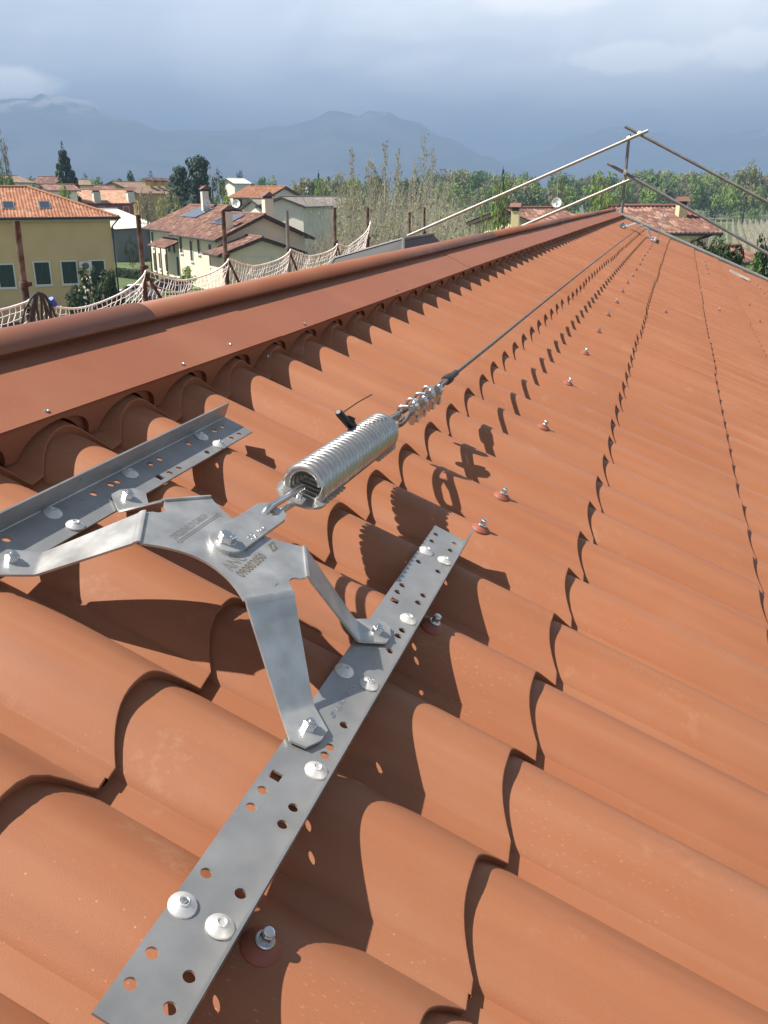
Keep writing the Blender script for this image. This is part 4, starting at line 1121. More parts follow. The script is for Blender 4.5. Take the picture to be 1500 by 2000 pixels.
# ---- yellow house with hipped roof
pA, pB = at(-240, 433, 60.2), at(214, 422, 66)
o_, an, Ln = solve_house(pA, pB)
yh = empty('yellow_house', None, (o_[0], o_[1], 0), an); tag(yh, 'yellow plastered house with hipped orange tile roof and green shutters', 'house')
ZE, ZR, WD = 6.95, 9.05, 10.0; t = 0.3
b = MB(); b.box((Ln/2, t/2, ZE/2), (Ln, t, ZE)); b.build('wall', M['yellow_plaster'], yh)
b = MB(); b.box((Ln/2, WD-t/2, ZE/2), (Ln, t, ZE)); b.build('wall', M['yellow_plaster'], yh)
for x in (t/2, Ln - t/2):
    b = MB(); b.box((x, WD/2, ZE/2 - 0.002), (t - 0.004, WD - 2*t - 0.004, ZE)); b.build('wall', M['yellow_plaster'], yh)
ov = 0.55; slp = (ZR-ZE)/(WD/2); ze_ = ZE + 0.10; e = ov
quads = [((-e,-e,ze_),(Ln+e,-e,ze_),(Ln-WD/2,WD/2,ZR),(WD/2,WD/2,ZR)), ((Ln+e,WD+e,ze_),(-e,WD+e,ze_),(WD/2,WD/2,ZR),(Ln-WD/2,WD/2,ZR)),
         ((Ln+e,-e,ze_),(Ln+e,WD+e,ze_),(Ln-WD/2,WD/2+.01,ZR),(Ln-WD/2,WD/2-.01,ZR)), ((-e,WD+e,ze_),(-e,-e,ze_),(WD/2,WD/2-.01,ZR),(WD/2,WD/2+.01,ZR))]
def hip_roof(parent, quads, mt, pitch=0.22):
    """clip straight tile runs to trapezoids so the columns stay parallel"""
    b = MB(); uv = []
    for a0, a1, b1, b0 in quads:
        a0, a1, b0, b1 = [Vector(p) for p in (a0, a1, b0, b1)]
        u = (a1-a0).normalized(); nm = u.cross((b0+b1)/2 - (a0+a1)/2).normalized()
        if nm.z < 0: nm = -nm
        v = nm.cross(u); 
        if v.z < 0: v = -v
        Lh = (a1-a0).length; x0 = (b0-a0).dot(u); x1 = (b1-a0).dot(u); hh = (b0-a0).dot(v)
        n = int(Lh/pitch)*3; base = len(b.v); th = 0.1
        for i in range(n+1):
            x = Lh*i/n
            top = hh * min(1, x/x0 if x0 > 0 else 1, (Lh-x)/(Lh-x1) if Lh > x1 else 1)
            h = 0.04*math.cos(2*math.pi*i/3)
            p = a0 + u*x
            b.v += [tuple(p + nm*h), tuple(p + v*max(top, 0.001) + nm*h), tuple(p - nm*th), tuple(p + v*max(top,0.001) - nm*th)]
            uv += [(i/3, 0), (i/3, top/0.36), (i/3, 0), (i/3, top/0.36)]
        for i in range(n):
            k = base + i*4; b.f += [(k,k+4,k+5,k+1),(k+2,k+3,k+7,k+6),(k,k+2,k+6,k+4)]; b.mi += [0,0,0]
    me = b.mesh('roof', M[mt], 40); ul = me.uv_layers.new(name='UVMap')
    for lp in me.loops: ul.data[lp.index].uv = uv[lp.vertex_index]
    return link(bpy.data.objects.new('roof', me), parent)
rf = hip_roof(yh, quads, 'orange_tiles')
for a, c in (((WD/2,WD/2,ZR),(Ln-WD/2,WD/2,ZR)),((Ln-WD/2,WD/2,ZR),(Ln+e,-e,ze_)),((Ln-WD/2,WD/2,ZR),(Ln+e,WD+e,ze_)),((WD/2,WD/2,ZR),(-e,-e,ze_))):
    b = MB(); b.tube([Vector(a)+Vector((0,0,.03)), Vector(c)+Vector((0,0,.03))], 0.10, 8); b.build('hip_tiles', M['orange_tiles'], rf, 50)
b = MB(); b.box((Ln/2, WD/2, ZE - 0.08), (Ln + 2*e - 0.1, WD + 2*e - 0.1, 0.16)); b.build('soffit', M['soffit'], yh)
b = MB(); b.tube([(-e, -e-0.08, ZE+0.05), (Ln+e+0.08, -e-0.08, ZE+0.05), (Ln+e+0.08, WD+e, ZE+0.05)], 0.09, 8); b.build('gutter', M['gutter_dark'], yh, 50)
b = MB(); b.tube([(Ln+e, -e, ZE), (Ln+0.1, -0.08, ZE-0.55), (Ln+0.1, -0.08, 0)], 0.06, 8); b.build('downpipe', M['gutter_dark'], yh, 50)
def yx(px_): q = at(px_, 520, 60.2 + 5.8*(px_+240)/454); return (Vector((q.x, q.y, 0)) - Vector((o_[0], o_[1], 0))).dot(Vector((math.cos(an), math.sin(an), 0)))
for pxx in (10, 81, 134, 189): window(yh, (yx(pxx), 0, 0), (1,0,0), 0.98, 1.5, 2.55 if pxx > 20 else 2.45, (0,-1,0), 'green_shutter')
# air conditioner beside the last window
b = MB(); x = yx(166); b.box((x, -0.22, 3.75), (0.85, 0.38, 0.62)); ac = b.build('air_conditioner', M['white_trim'], yh)
b = MB(); b.lathe([(0.23, 0), (0.23, 0.02), (0.05, 0.03)], (x, -0.41, 3.75), 18, Matrix.Rotation(R(90), 3, 'X')); b.build('fan_grille', M['skylight_trim'], ac)
b = MB()
for px_, py_ in ((14, 400), (84, 402)):
    q = at(px_, py_, 67.5); lx = (Vector((q.x,q.y,0))-Vector((o_[0],o_[1],0))).dot(Vector((math.cos(an), math.sin(an),0)))
    yy = 1.4; z0 = ze_ + slp*(yy+e)*0.93
    b = MB(); b.slab((lx-0.4,yy-0.5,z0-0.18),(lx+0.4,yy-0.5,z0-0.18),(lx+0.4,yy+0.6,z0+0.30),(lx-0.4,yy+0.6,z0+0.30),0.14); r_ = b.build('roof_window', M['skylight_trim'], yh)
    b = MB(); b.slab((lx-0.32,yy-0.42,z0-0.135),(lx+0.32,yy-0.42,z0-0.135),(lx+0.32,yy+0.52,z0+0.275),(lx-0.32,yy+0.52,z0+0.275),0.012); b.build('pane', M['solar_glass'], r_)

# ---- cream houses: two gabled blocks in line, lit walls to the left, gables to the right
Q = at(430, 464, 82); F_ = at(272, 443, 108)
dn_ = Vector((F_.x-Q.x, F_.y-Q.y, 0)).normalized(); aw = math.atan2(-dn_.y, -dn_.x)   # local x runs from far to near end
def along(k): return Vector((Q.x, Q.y, 0)) + dn_*k
LB = 13.5
cB = along(LB)
hB = gable_house('cream_house', 'cream house with old red tile roof, solar panel and tall chimneys, nearest the net', (cB.x, cB.y), aw, LB, 8.2, 4.95, 6.75, 'cream_plaster', 'old_tiles', 0.7,
    windows=[(1.0,3.0,0.9,1.5,'brown_shutter'),(4.5,2.4,0.8,1.9,'brown_shutter'),(7.0,3.2,0.75,1.5,'brown_shutter'),(10.5,2.3,0.8,1.9,'brown_shutter'),(12.3,0.4,0.9,1.9,'brown_shutter'),(3.0,0.4,0.9,1.4,'brown_shutter')],
    gwindows=[(6.6,2.6,0.9,1.3,'brown_shutter')])
chimney(hB, LB - 1.2, 1.2, 4.8, 7.1, 0.75, 'cream_plaster'); chimney(hB, LB - 3.5, 6.0, 5.9, 8.2, 0.85, 'cream_plaster')
def panel_on(h, x0, x1, y0, y1, ze, zr, Wd, n):
    sl = (zr-ze)/(Wd/2); z = lambda y: ze + sl*y + 0.12
    for i in range(n):
        a = x0 + (x1-x0)*i/n + 0.03; c = x0 + (x1-x0)*(i+1)/n - 0.03
        b = MB(); b.slab((a,y0,z(y0)+0.13),(c,y0,z(y0)+0.13),(c,y1,z(y1)+0.13),(a,y1,z(y1)+0.13),0.06); b.build('solar_panel', M['solar_glass'], h)
panel_on(hB, 5.5, 10.3, 1.7, 3.6, 4.95, 6.75, 8.2, 4)
# lower porch gable at the near corner
pc = along(-0.4) + Vector((-dn_.y, dn_.x, 0))*0
def loc_to_w(h, x, y): return h.matrix_world @ Vector((x, y, 0))
bpy.context.view_layer.update()
pq = loc_to_w(hB, LB + 0.62, -1.2)
hP = gable_house('cream_porch', 'low cream porch with tiled gable and dark opening against the cream house', (pq.x, pq.y), aw, 3.2, 7.2, 3.75, 4.95, 'cream_plaster', 'old_tiles', 0.5, cat='porch', gwindows=[(3.2,1.2,2.6,2.2,'glass_dark')])
cA = along(LB + 14.5)
off = Vector((dn_.y, -dn_.x, 0)); 
hA = gable_house('cream_house', 'long cream house with old red tile roof and satellite dish, beside the white shed', (cA.x + off.x*0.8, cA.y + off.y*0.8), aw, 13.6, 10.2, 5.1, 7.3, 'cream_plaster', 'old_tiles', 0.7,
    windows=[(1.2,2.9,0.9,1.6,'brown_shutter'),(1.3,0.2,1.0,2.0,'brown_shutter'),(3.6,0.6,0.7,1.7,'brown_shutter'),(6.3,0.5,0.7,1.8,'brown_shutter'),(8.0,2.7,0.8,1.5,'brown_shutter'),(10.0,2.7,0.8,1.5,'brown_shutter'),(12.2,2.7,0.9,1.5,'brown_shutter'),(11.0,0.3,0.9,2.0,'brown_shutter')])
chimney(hA, 9.0, 4.0, 6.8, 8.9, 0.7, 'white_plaster')
panel_on(hA, 5.5, 11.0, 2.2, 4.3, 5.1, 7.3, 10.2, 4)
# lean-to porch roof on the long wall
r_ = roofpart('porch_roof', [((6.0,-1.9,3.35),(13.2,-1.9,3.35),(13.2,0.02,4.15),(6.0,0.02,4.15))], 'old_tiles', hA)
for x in (6.4, 8.6, 10.8, 13.0):
    b = MB(); b.tube([(x,-1.75,0),(x,-1.75,3.3)], 0.07, 8); b.build('porch_post', M['dark_wood'], hA, 50)
def dish(label, p, r, face, hgt):
    d = empty('satellite_dish', None, p); tag(d, label, 'dish', 'satellite dishes on the roofs')
    n = Vector(face).normalized(); Mq = n.to_track_quat('Z', 'Y').to_matrix()
    b = MB(); b.lathe([(0.02, -0.16*r), (r*0.35, -0.12*r), (r*0.7, -0.02*r), (r, 0.14*r), (r*1.02, 0.14*r), (r*0.7, -0.05*r), (r*0.3, -0.2*r)], (0,0,hgt), 22, Mq); b.build('reflector', M['dish_white'], d, 60)
    b = MB(); b.tube([(0,0,0), (0,0,hgt), Vector((0,0,hgt)) - n*0.1*r], 0.03, 6); b.build('mast', M['antenna_metal'], d, 50)
    b = MB(); lnb = Vector((0,0,hgt)) + n*r*0.9; b.tube([Vector((0,0,hgt)) + Mq @ Vector((0,-r*0.95,0.1*r)), lnb], 0.018, 5); b.tube([lnb, lnb + n*0.12], 0.05, 8); b.build('receiver', M['antenna_metal'], d, 50)
    return d
tc_ = (-0.0, -1, 0.15)
def toward(p, dx=0.25): v = Vector((-p.x, -p.y, 0)).normalized(); return v + Vector((dx, 0, 0.25))
p = at(405, 410, 100); dish('white satellite dish on the cream house beside the white shed', p, 0.36, toward(p), 0.75)
p = at(462, 406, 96); dish('white satellite dish left of the tall chimney on the cream house', p, 0.42, toward(p, -0.3), 0.4)
def antenna(label, p, h, n=5, w=0.9):
    a = empty('tv_antenna', None, p); tag(a, label, 'antenna', 'tv antennas on the roofs')
    b = MB(); b.tube([(0,0,0),(0,0,h)], 0.025, 6); b.build('mast', M['antenna_metal'], a, 50)
    b = MB(); dv_ = RT
    b.tube([Vector((0,0,h-0.1)) - RT*w*0.5, Vector((0,0,h-0.1)) + RT*w*0.5], 0.015, 5)
    for i in range(n): c = Vector((0,0,h-0.1)) + RT*(w*(i/(n-1)-0.5)); b.tube([c + Vector((0,0,-0.35)), c + Vector((0,0,0.35))], 0.012, 4)
    b.build('elements', M['antenna_metal'], a); return a
p = at(414, 388, 118); antenna('tv antenna on a tall mast behind the cream house dish', p, 3.4, 4, 0.6)
p = at(470, 352, 190); antenna('distant white aerial mast above the orange roofed house', p, 3.2, 4, 1.0)

def simple_house(name, label, x0, x1, ye, yr, D0, D1, wall, roof, depth=8.0, over=0.5, wins=(), chim=(), group=None, base_h=None):
    """front wall spans pixels x0..x1 at depths D0..D1, eave at pixel ye, ridge at yr"""
    a, c = at(x0, ye, D0), at(x1, ye, D1); o, an, L = solve_house(a, c)
    ze = a.z; zr = at((x0+x1)/2, yr, (D0+D1)/2 + depth/2).z
    h = gable_house(name, label, o, an, L, depth, ze, zr, wall, roof, over, windows=[(L*f, max(0.3, ze - dz), w, hh, k) for f, dz, w, hh, k in wins], group=group)
    for f, yy, top, w, mt in chim: chimney(h, L*f, yy, ze - 0.2, top, w, mt)
    return h
S_ = simple_house
S_('white_shed', 'low shed with pale sheet roof and grey wall behind the cream house', 222, 306, 447, 410, 122, 132, 'grey_sheet', 'white_sheet', 13, 0.4)
S_('red_house', 'dark red house with pale tile roof and two white chimneys', 150, 260, 396, 372, 150, 155, 'red_plaster', 'pale_tiles', 9, 0.5, [(0.42,2.3,0.9,1.6,'glass_dark'),(0.86,2.3,0.9,1.6,'glass_dark')], [(0.36,0.3,9.0,1.1,'white_plaster'),(0.97,0.3,9.0,1.1,'white_plaster')])
oh = S_('ochre_house', 'ochre house with brown tile roof and three chimneys behind bare trees', 268, 352, 377, 357, 195, 210, 'ochre_plaster', 'brown_tiles', 12, 0.5, [], [(0.55,3.0,11.3,1.3,'ochre_plaster'),(0.72,3.0,11.3,1.3,'ochre_plaster'),(0.9,3.0,11.3,1.3,'ochre_plaster')])
S_('white_house', 'white house with bright orange roof above the cream house chimney', 455, 522, 384, 366, 150, 146, 'white_plaster', 'orange_tiles', 8, 0.6, [(0.2,2.2,1.1,1.8,'brown_shutter'),(0.65,2.2,1.1,1.8,'glass_dark')])
S_('white_house', 'white house with grey roof right of the tall chimney', 515, 590, 406, 390, 124, 128, 'white_plaster', 'grey_tiles', 5, 0.5, [(0.3,2.0,1.0,1.4,'brown_shutter')])
S_('white_house', 'pale house with hipped grey roof and dark windows in front of the thicket', 592, 640, 402, 386, 122, 130, 'white_plaster', 'grey_tiles', 6, 0.6, [(0.3,2.2,1.0,1.6,'glass_dark'),(0.75,2.2,1.0,1.6,'glass_dark')])
S_('white_house', 'white house with balcony half hidden by the bare poplars', 622, 700, 404, 386, 150, 154, 'white_plaster', 'grey_tiles', 9, 0.6, [(0.2,2.2,1.1,1.8,'glass_dark'),(0.5,2.2,1.1,1.8,'glass_dark')])
S_('distant_house', 'distant pale house with brown gable roof at the left edge of the village', 28, 62, 356, 345, 190, 194, 'white_plaster', 'brown_tiles', 9, 0.5, [(0.5,2,1,1.5,'glass_dark')])
S_('distant_house', 'distant red roofed house left of the tall cedar', 66, 108, 358, 346, 205, 205, 'white_plaster', 'old_tiles', 9, 0.5, [])
S_('distant_house', 'small distant white house right of the tall cedar', 146, 178, 361, 352, 215, 217, 'white_plaster', 'brown_tiles', 8, 0.5, [(0.4,2,1,1.4,'glass_dark')])
S_('distant_house', 'tiny far white house between the green trees left of the poplars', 612, 640, 364, 356, 260, 262, 'white_plaster', 'old_tiles', 8, 0.5, [])
S_('distant_house', 'low far house with red roof behind the yellow roof', 96, 150, 372, 362, 140, 142, 'white_plaster', 'old_tiles', 8, 0.5, [])
S_('distant_house', 'far red roof right of the dark red house', 190, 222, 372, 364, 185, 186, 'white_plaster', 'old_tiles', 8, 0.5, [])
S_('distant_house', 'far house with white gable behind the round evergreen', 458, 486, 358, 350, 230, 232, 'white_plaster', 'white_sheet', 8, 0.5, [])
# house beyond the far gable, right
pA, pB = at(1258, 447, 46), at(1386, 449, 46.5); o_, an, Ln = solve_house(pA, pB)
hr = gable_house('tiled_house', 'house with mottled red tile roof and cream chimney beyond the far verge', o_, an, Ln, 8.0, 6.75, 7.8, 'cream_plaster', 'old_tiles', 0.45, windows=[(1.55,4.9,1.1,1.3,'green_shutter')])
ch = chimney(hr, Ln - 0.55, 2.2, 6.8, 8.0, 0.45, 'pale_yellow_plaster'); 
b = MB(); b.tube([(Ln+0.1,-0.08,6.6),(Ln-0.9,-0.08,6.3),(Ln-0.9,-0.08,0)], 0.06, 8); b.build('downpipe', M['gutter_dark'], hr, 50)
pA, pB = at(1056, 424, 58), at(1150, 424, 60); o_, an, Ln = solve_house(pA, pB)
hl = gable_house('tiled_house', 'red tiled house just behind the ridge end, left of the scaffold post', o_, an, Ln, 7.0, 6.7, 7.55, 'cream_plaster', 'old_tiles', 0.4)

cs_ = empty('chimney_stack', None, (*at(1006, 440, 50).xy, 0)); tag(cs_, 'cream chimney with tiled cap standing alone behind the ridge', 'chimney'); chimney(cs_, 0, 0, 0, 7.7, 0.42, 'pale_yellow_plaster')
p = at(1086, 412, 50); dish('white satellite dish behind the ridge near the scaffold', p, 0.26, toward(p, 0.0), 0.42)
p = at(1292, 452, 44); antenna('tv antenna with white bars in front of the house beyond the verge', p, 0.9, 3, 0.35)
p = at(1090, 352, 62); antenna('thin aerial mast above the dish behind the ridge', p + Vector((0,0,-2.2)), 2.6, 4, 0.35)
pA, pB = at(1442, 512, 44), at(1482, 510, 45); o_, an, Ln = solve_house(pA, pB)
gable_house('tiled_shed', 'small low red tiled outbuilding among bushes at the right edge', o_, an, Ln, 2.6, pA.z, pA.z + 0.5, 'cream_plaster', 'old_tiles', 0.25, cat='shed')

# ---- white car in the lane and parked dark car
def car(label, p, rz, paint):
    c = empty('parked_car', None, p, rz); tag(c, label, 'car', 'cars parked below')
    prof_ = [(-2.0,0.35),(-2.05,0.75),(-1.85,0.92),(-1.2,0.98),(-0.75,1.38),(0.75,1.42),(1.45,0.98),(1.95,0.88),(2.05,0.6),(2.0,0.35)]
    b = MB(); n = len(prof_)
    for sgn in (-1, 1):
        for x, z in prof_: w = 0.84 if z < 1.0 else 0.66; b.v.append((x, sgn*w, z))
    for i in range(n): j = (i+1) % n; b.f.append((i, j, n+j, n+i)); b.mi.append(0)
    b.f += [tuple(range(n))[::-1], tuple(n+i for i in range(n))]; b.mi += [0, 0]
    o = b.build('body', M[paint], c, 30); md = o.modifiers.new('edge', 'BEVEL'); md.width = 0.06; md.segments = 3
    for nm, P in (('windscreen', [(0.80,-.60,1.37),(0.80,.60,1.37),(1.42,.72,1.02),(1.42,-.72,1.02)]), ('rear_window', [(-0.80,-.60,1.33),(-1.17,-.72,1.01),(-1.17,.72,1.01),(-0.80,.60,1.33)])):
        b = MB(); b.slab(*[Vector(p)+Vector((0.02 if nm == 'windscreen' else -0.02,0,0.03)) for p in P], 0.02); b.build(nm, M['glass_dark'], c)
    for sgn in (-1, 1):
        b = MB(); b.slab((-1.0,sgn*0.80,1.02),(1.2,sgn*0.80,1.02),(0.7,sgn*0.69,1.34),(-0.7,sgn*0.69,1.32),0.02*sgn); b.build('side_window', M['glass_dark'], c)
    for x in (-1.3, 1.3):
        for y in (-0.78, 0.78):
            b = MB(); b.lathe([(0.1,-0.1),(0.30,-0.1),(0.32,-0.06),(0.32,0.06),(0.30,0.1),(0.1,0.1)], (x, y, 0.32), 18, Matrix.Rotation(R(90), 3, 'X')); w = b.build('wheel', M['rubber'], c, 40)
            b = MB(); b.lathe([(0.19,-0.11),(0.19,0.11)], (x, y, 0.32), 14, Matrix.Rotation(R(90), 3, 'X')); b.build('rim', M['antenna_metal'], w, 40)
    return c
p = at(268, 575, 76); p.z = 0.02; car('white car parked in the lane below, seen through the net', p, R(25), 'car_white')
p = at(330, 570, 82); p.z = 0.02; car('dark car parked beyond the white car, seen through the net', p, R(25), 'car_dark')

# ================================================================ TREES AND PLANTS
rt_ = random.Random(11)
def rvec(r=rt_):
    while True:
        v = Vector((r.uniform(-1,1), r.uniform(-1,1), r.uniform(-1,1)))
        if 0.01 < v.length < 1: return v
def leafquad(b, p, n, s, r=rt_):
    n = n.normalized(); u = n.orthogonal().normalized(); a = r.uniform(0, 6.28); w = n.cross(u)
    u, w = u*math.cos(a) + w*math.sin(a), w*math.cos(a) - u*math.sin(a)
    k = r.uniform(0.9, 1.8)*s
    b.add([p - u*k, p + w*k*0.45 - u*k*0.1, p + u*k, p - w*k*0.5 + u*k*0.1], [(0,1,2,3)])
def clump(b, c, r3, n, s, up=0.35):
    for _ in range(n):
        v = rvec(); v = v.normalized()*(v.length**0.45)
        p = c + Vector((v.x*r3[0], v.y*r3[1], v.z*r3[2]))
        leafquad(b, p, v.normalized() + rvec()*0.7 + Vector((0,0,up)), s)
def branches(b, H, n, r0, spread, z0=0.25, up=0.6, r=rt_):
    b.tube([(0,0,0),(0.02*H*r.uniform(-1,1),0.02*H*r.uniform(-1,1),H*0.5),(0,0,H*0.92)], [r0, r0*0.6, r0*0.15], 6)
    for i in range(n):
        z = H*(z0 + (0.85-z0)*i/n); a = r.uniform(0, 6.28); L = spread*(1 - 0.5*i/n)*r.uniform(0.7,1.1)
        q = Vector((math.cos(a), math.sin(a), up)).normalized()
        b.tube([(0,0,z), q*L*0.5 + Vector((0,0,z)), q*L + Vector((0,0,z+0.1*L))], [r0*0.4, r0*0.25, r0*0.08], 4)
PROTO = {}
def proto(kind, var=0):
    key = (kind, var)
    if key in PROTO: return PROTO[key]
    c, t = MB(), MB()      # unit tree, height 1, nominal width 1
    if kind == 'broad':
        branches(t, 0.85, 9, 0.03, 0.35, 0.25)
        for i in range(26):
            v = rvec(); p = Vector((v.x*0.36, v.y*0.36, 0.58 + v.z*0.30)); rr = rt_.uniform(0.09, 0.17)
            clump(c, p, (rr, rr, rr*0.8), 62, 0.026)
    elif kind == 'sparse':
        branches(t, 0.95, 22, 0.025, 0.42, 0.15, 1.0)
        for i in range(34):
            v = rvec(); p = Vector((v.x*0.38, v.y*0.38, 0.55 + v.z*0.40)); rr = rt_.uniform(0.06, 0.13)
            clump(c, p, (rr, rr, rr*1.2), 26, 0.020)
    elif kind == 'cedar':
        branches(t, 1.0, 16, 0.03, 0.4, 0.15, 0.05)
        for i in range(15):
            z = 0.12 + 0.84*i/15; rad = 0.50*(1 - (z)**1.15)*rt_.uniform(0.8, 1.15) + 0.05
            for k in range(9):
                a = rt_.uniform(0, 6.28); q = rad*rt_.uniform(0.3, 1.0)
                clump(c, Vector((q*math.cos(a), q*math.sin(a), z - 0.10*q)), (0.13*(1.15-z)+0.02, 0.13*(1.15-z)+0.02, 0.03), 40, 0.024, 0.8)
        clump(c, Vector((0,0,0.96)), (0.03,0.03,0.05), 30, 0.014)
    elif kind == 'lebanon':
        branches(t, 0.9, 12, 0.035, 0.45, 0.3, 0.1)
        for i in range(40):
            z = rt_.uniform(0.2, 0.97); rad = 0.46*math.sin(min(1, (1.05-z)*1.5)*math.pi/2)
            a = rt_.uniform(0, 6.28); q = rad*rt_.uniform(0.1, 1.0)
            clump(c, Vector((q*math.cos(a), q*math.sin(a), z)), (0.17, 0.17, 0.055), 80, 0.026, 0.9)
    elif kind == 'oval':
        branches(t, 0.8, 6, 0.025, 0.2, 0.2)
        for i in range(40):
            v = rvec().normalized(); z = v.z; w = 0.40*(1 - 0.25*max(0, z))
            clump(c, Vector((v.x*w, v.y*w, 0.52 + z*0.42)), (0.09, 0.09, 0.10), 46, 0.018)
    elif kind == 'shrub':
        branches(t, 0.7, 8, 0.02, 0.35, 0.05)
        for i in range(22):
            v = rvec(); p = Vector((v.x*0.40, v.y*0.40, 0.42 + v.z*0.38)); clump(c, p, (0.14, 0.14, 0.13), 60, 0.034)
    zt = sorted(v[2] for v in c.v)[int(len(c.v)*0.995)]; c.v = [(x, y, z/zt) for x, y, z in c.v]; t.v = [(x, y, min(z, zt*0.97)/zt) for x, y, z in t.v]
    PROTO[key] = (c, t); return PROTO[key]
MESHC = {}
def tree(name, label, p, H, Wd, kind, leaf, var=0, group=None, bark='bark', cat='tree'):
    key = (kind, var, leaf, bark)
    if key not in MESHC:
        c, t = proto(kind, var); MESHC[key] = (c.mesh('crown', M[leaf]), t.mesh('trunk', M[bark], 50))
    cm, tm = MESHC[key]
    e = empty(name, None, p, rt_.uniform(0, 6.28)); e.scale = (Wd, Wd, H); tag(e, label, cat, group)
    inst('trunk', tm, e); inst('crown', cm, e)
    return e
def ptree(name, label, x, ytop, dist, wpx, kind, leaf, var=0, zb=0.0, group=None, cat='tree', bark='bark'):
    """tree whose top shows at (x, ytop), standing on the ground at dist"""
    q = at(x, ytop, dist); H = q.z - zb; Wd = wpx * dist / 1937.0
    return tree(name, label, (q.x, q.y, zb), H, Wd, kind, leaf, var, group, bark, cat)
T_ = ptree
T_('cedar_tree', 'tall dark cedar with pointed top standing above the village', 122, 292, 150, 84, 'cedar', 'leaf_conifer')
T_('cedar_tree', 'broad dark cedar, tallest of the evergreens by the ochre house', 383, 306, 140, 96, 'lebanon', 'leaf_conifer', 1)
T_('cedar_tree', 'lower dark cedar on the left side of the broad cedar', 352, 326, 146, 78, 'lebanon', 'leaf_conifer', 2)
T_('evergreen_tree', 'round dark evergreen behind the slim aerial mast', 424, 334, 145, 44, 'oval', 'leaf_dark', 0)
T_('evergreen_tree', 'dense rounded evergreen in front of the round dark one', 432, 350, 132, 34, 'oval', 'leaf_mid', 1)
T_('leafy_tree', 'bright green leafy tree behind the satellite dish', 442, 383, 112, 52, 'broad', 'leaf_spring', 0)
T_('round_tree', 'round olive tree without full leaf between the ochre and cream houses', 328, 376, 122, 72, 'oval', 'leaf_olive', 2)
T_('bare_tree', 'grey bare tree in front of the ochre house', 283, 372, 130, 60, 'sparse', 'leaf_bare', 0)
T_('leafy_tree', 'small light green tree between the cedar and the red house', 180, 348, 165, 26, 'oval', 'leaf_spring', 3)
T_('leafy_shrub', 'light green bush behind the yellow house roof', 120, 360, 110, 50, 'shrub', 'leaf_spring', 0, cat='shrub')
T_('bare_tree', 'tall thin bare tree at the left edge with green at its foot', 2, 258, 120, 46, 'sparse', 'leaf_bare', 1)
T_('leafy_tree', 'green tree at the left edge below the bare branches', 6, 325, 118, 44, 'broad', 'leaf_mid', 1)
T_('leafy_tree', 'bright green tree right of the orange roofed house', 536, 347, 185, 46, 'broad', 'leaf_spring', 2)
T_('leafy_tree', 'olive brown tree, second right of the orange roofed house', 583, 350, 190, 52, 'broad', 'leaf_olive', 3)
T_('leafy_tree', 'bright green tree just left of the bare poplars', 626, 349, 180, 36, 'broad', 'leaf_spring', 4)
T_('leafy_tree', 'pale green tree in front of the thicket by the poplars', 690, 350, 120, 48, 'broad', 'leaf_spring', 5)
T_('dark_tree', 'dark conifer on the skyline above the orange roofed house', 468, 334, 260, 32, 'oval', 'leaf_dark', 4)
T_('dark_tree', 'wide dark tree on the skyline above the ochre house', 255, 335, 240, 46, 'broad', 'leaf_dark', 0)
T_('dark_tree', 'dark tree on the skyline right of the tall cedar', 168, 342, 250, 40, 'broad', 'leaf_dark', 1)
T_('dark_tree', 'low dark tree on the skyline left of the broad cedar', 290, 338, 260, 30, 'broad', 'leaf_dark', 2)
T_('dark_conifer', 'small far conifer spike on the skyline left of the poplars', 622, 338, 330, 14, 'cedar', 'leaf_conifer', 0)
T_('dark_conifer', 'single far conifer spike above the wood near the guardrail tube', 983, 331, 300, 18, 'cedar', 'leaf_conifer', 1)
T_('willow_tree', 'pale yellow green tree in front of the wood, left of the cream chimney', 978, 342, 60, 105, 'sparse', 'leaf_spring', 2)
T_('willow_tree', 'pale green tree behind the ridge end and the scaffold post', 1178, 336, 50, 110, 'sparse', 'leaf_spring', 3)
T_('willow_tree', 'light olive tree rising beside the dish behind the ridge', 1092, 338, 110, 60, 'sparse', 'leaf_olive', 4)
T_('crowned_tree', 'tall round crowned tree on the skyline at the right edge', 1466, 315, 300, 62, 'broad', 'leaf_olive', 1)
T_('conifer_shrub', 'dark upright shrub on the lawn beside the white shed', 254, 460, 112, 34, 'oval', 'leaf_dark', 5, cat='shrub')
T_('flowering_shrub', 'large dark shrub with white flowers by the yellow house corner', 178, 520, 60, 78, 'shrub', 'leaf_dark', 1, cat='shrub')
T_('flowering_shrub', 'smaller dark shrub right of the yellow house corner', 214, 528, 59, 44, 'shrub', 'leaf_dark', 2, cat='shrub')
T_('leafy_shrub', 'yellow green shrub against the cream house wall', 364, 522, 86, 40, 'shrub', 'leaf_spring', 3, cat='shrub')
T_('garden_shrub', 'dark bush below the yellow house, seen through the net', 140, 560, 52, 70, 'shrub', 'leaf_dark', 4, cat='shrub')
T_('green_bush', 'wide green bush beyond the far verge, below the cream wall', 1385, 468, 36, 120, 'shrub', 'leaf_dark', 5, 3.0, cat='shrub')
T_('green_bush', 'green bush left of the small tiled outbuilding', 1425, 484, 35, 100, 'shrub', 'leaf_dark', 6, 3.0, cat='shrub')
T_('green_bush', 'tall dark bush at the right edge beyond the verge', 1496, 465, 36, 70, 'shrub', 'leaf_dark', 7, 2.0, cat='shrub')
T_('green_bush', 'dark green bush below the tiled outbuilding at the right edge', 1488, 508, 34, 80, 'shrub', 'leaf_mid', 7, 2.0, cat='shrub')
# white blossom dots on the large shrub
e = [o for o in COL.objects if o.name.startswith('flowering_shrub')][0]
b = MB()
for _ in range(70):
    v = rvec().normalized(); leafquad(b, Vector((v.x*0.5, v.y*0.5, 0.45 + v.z*0.45)), v, 0.03)
b.build('blossom', M['blossom'], e)
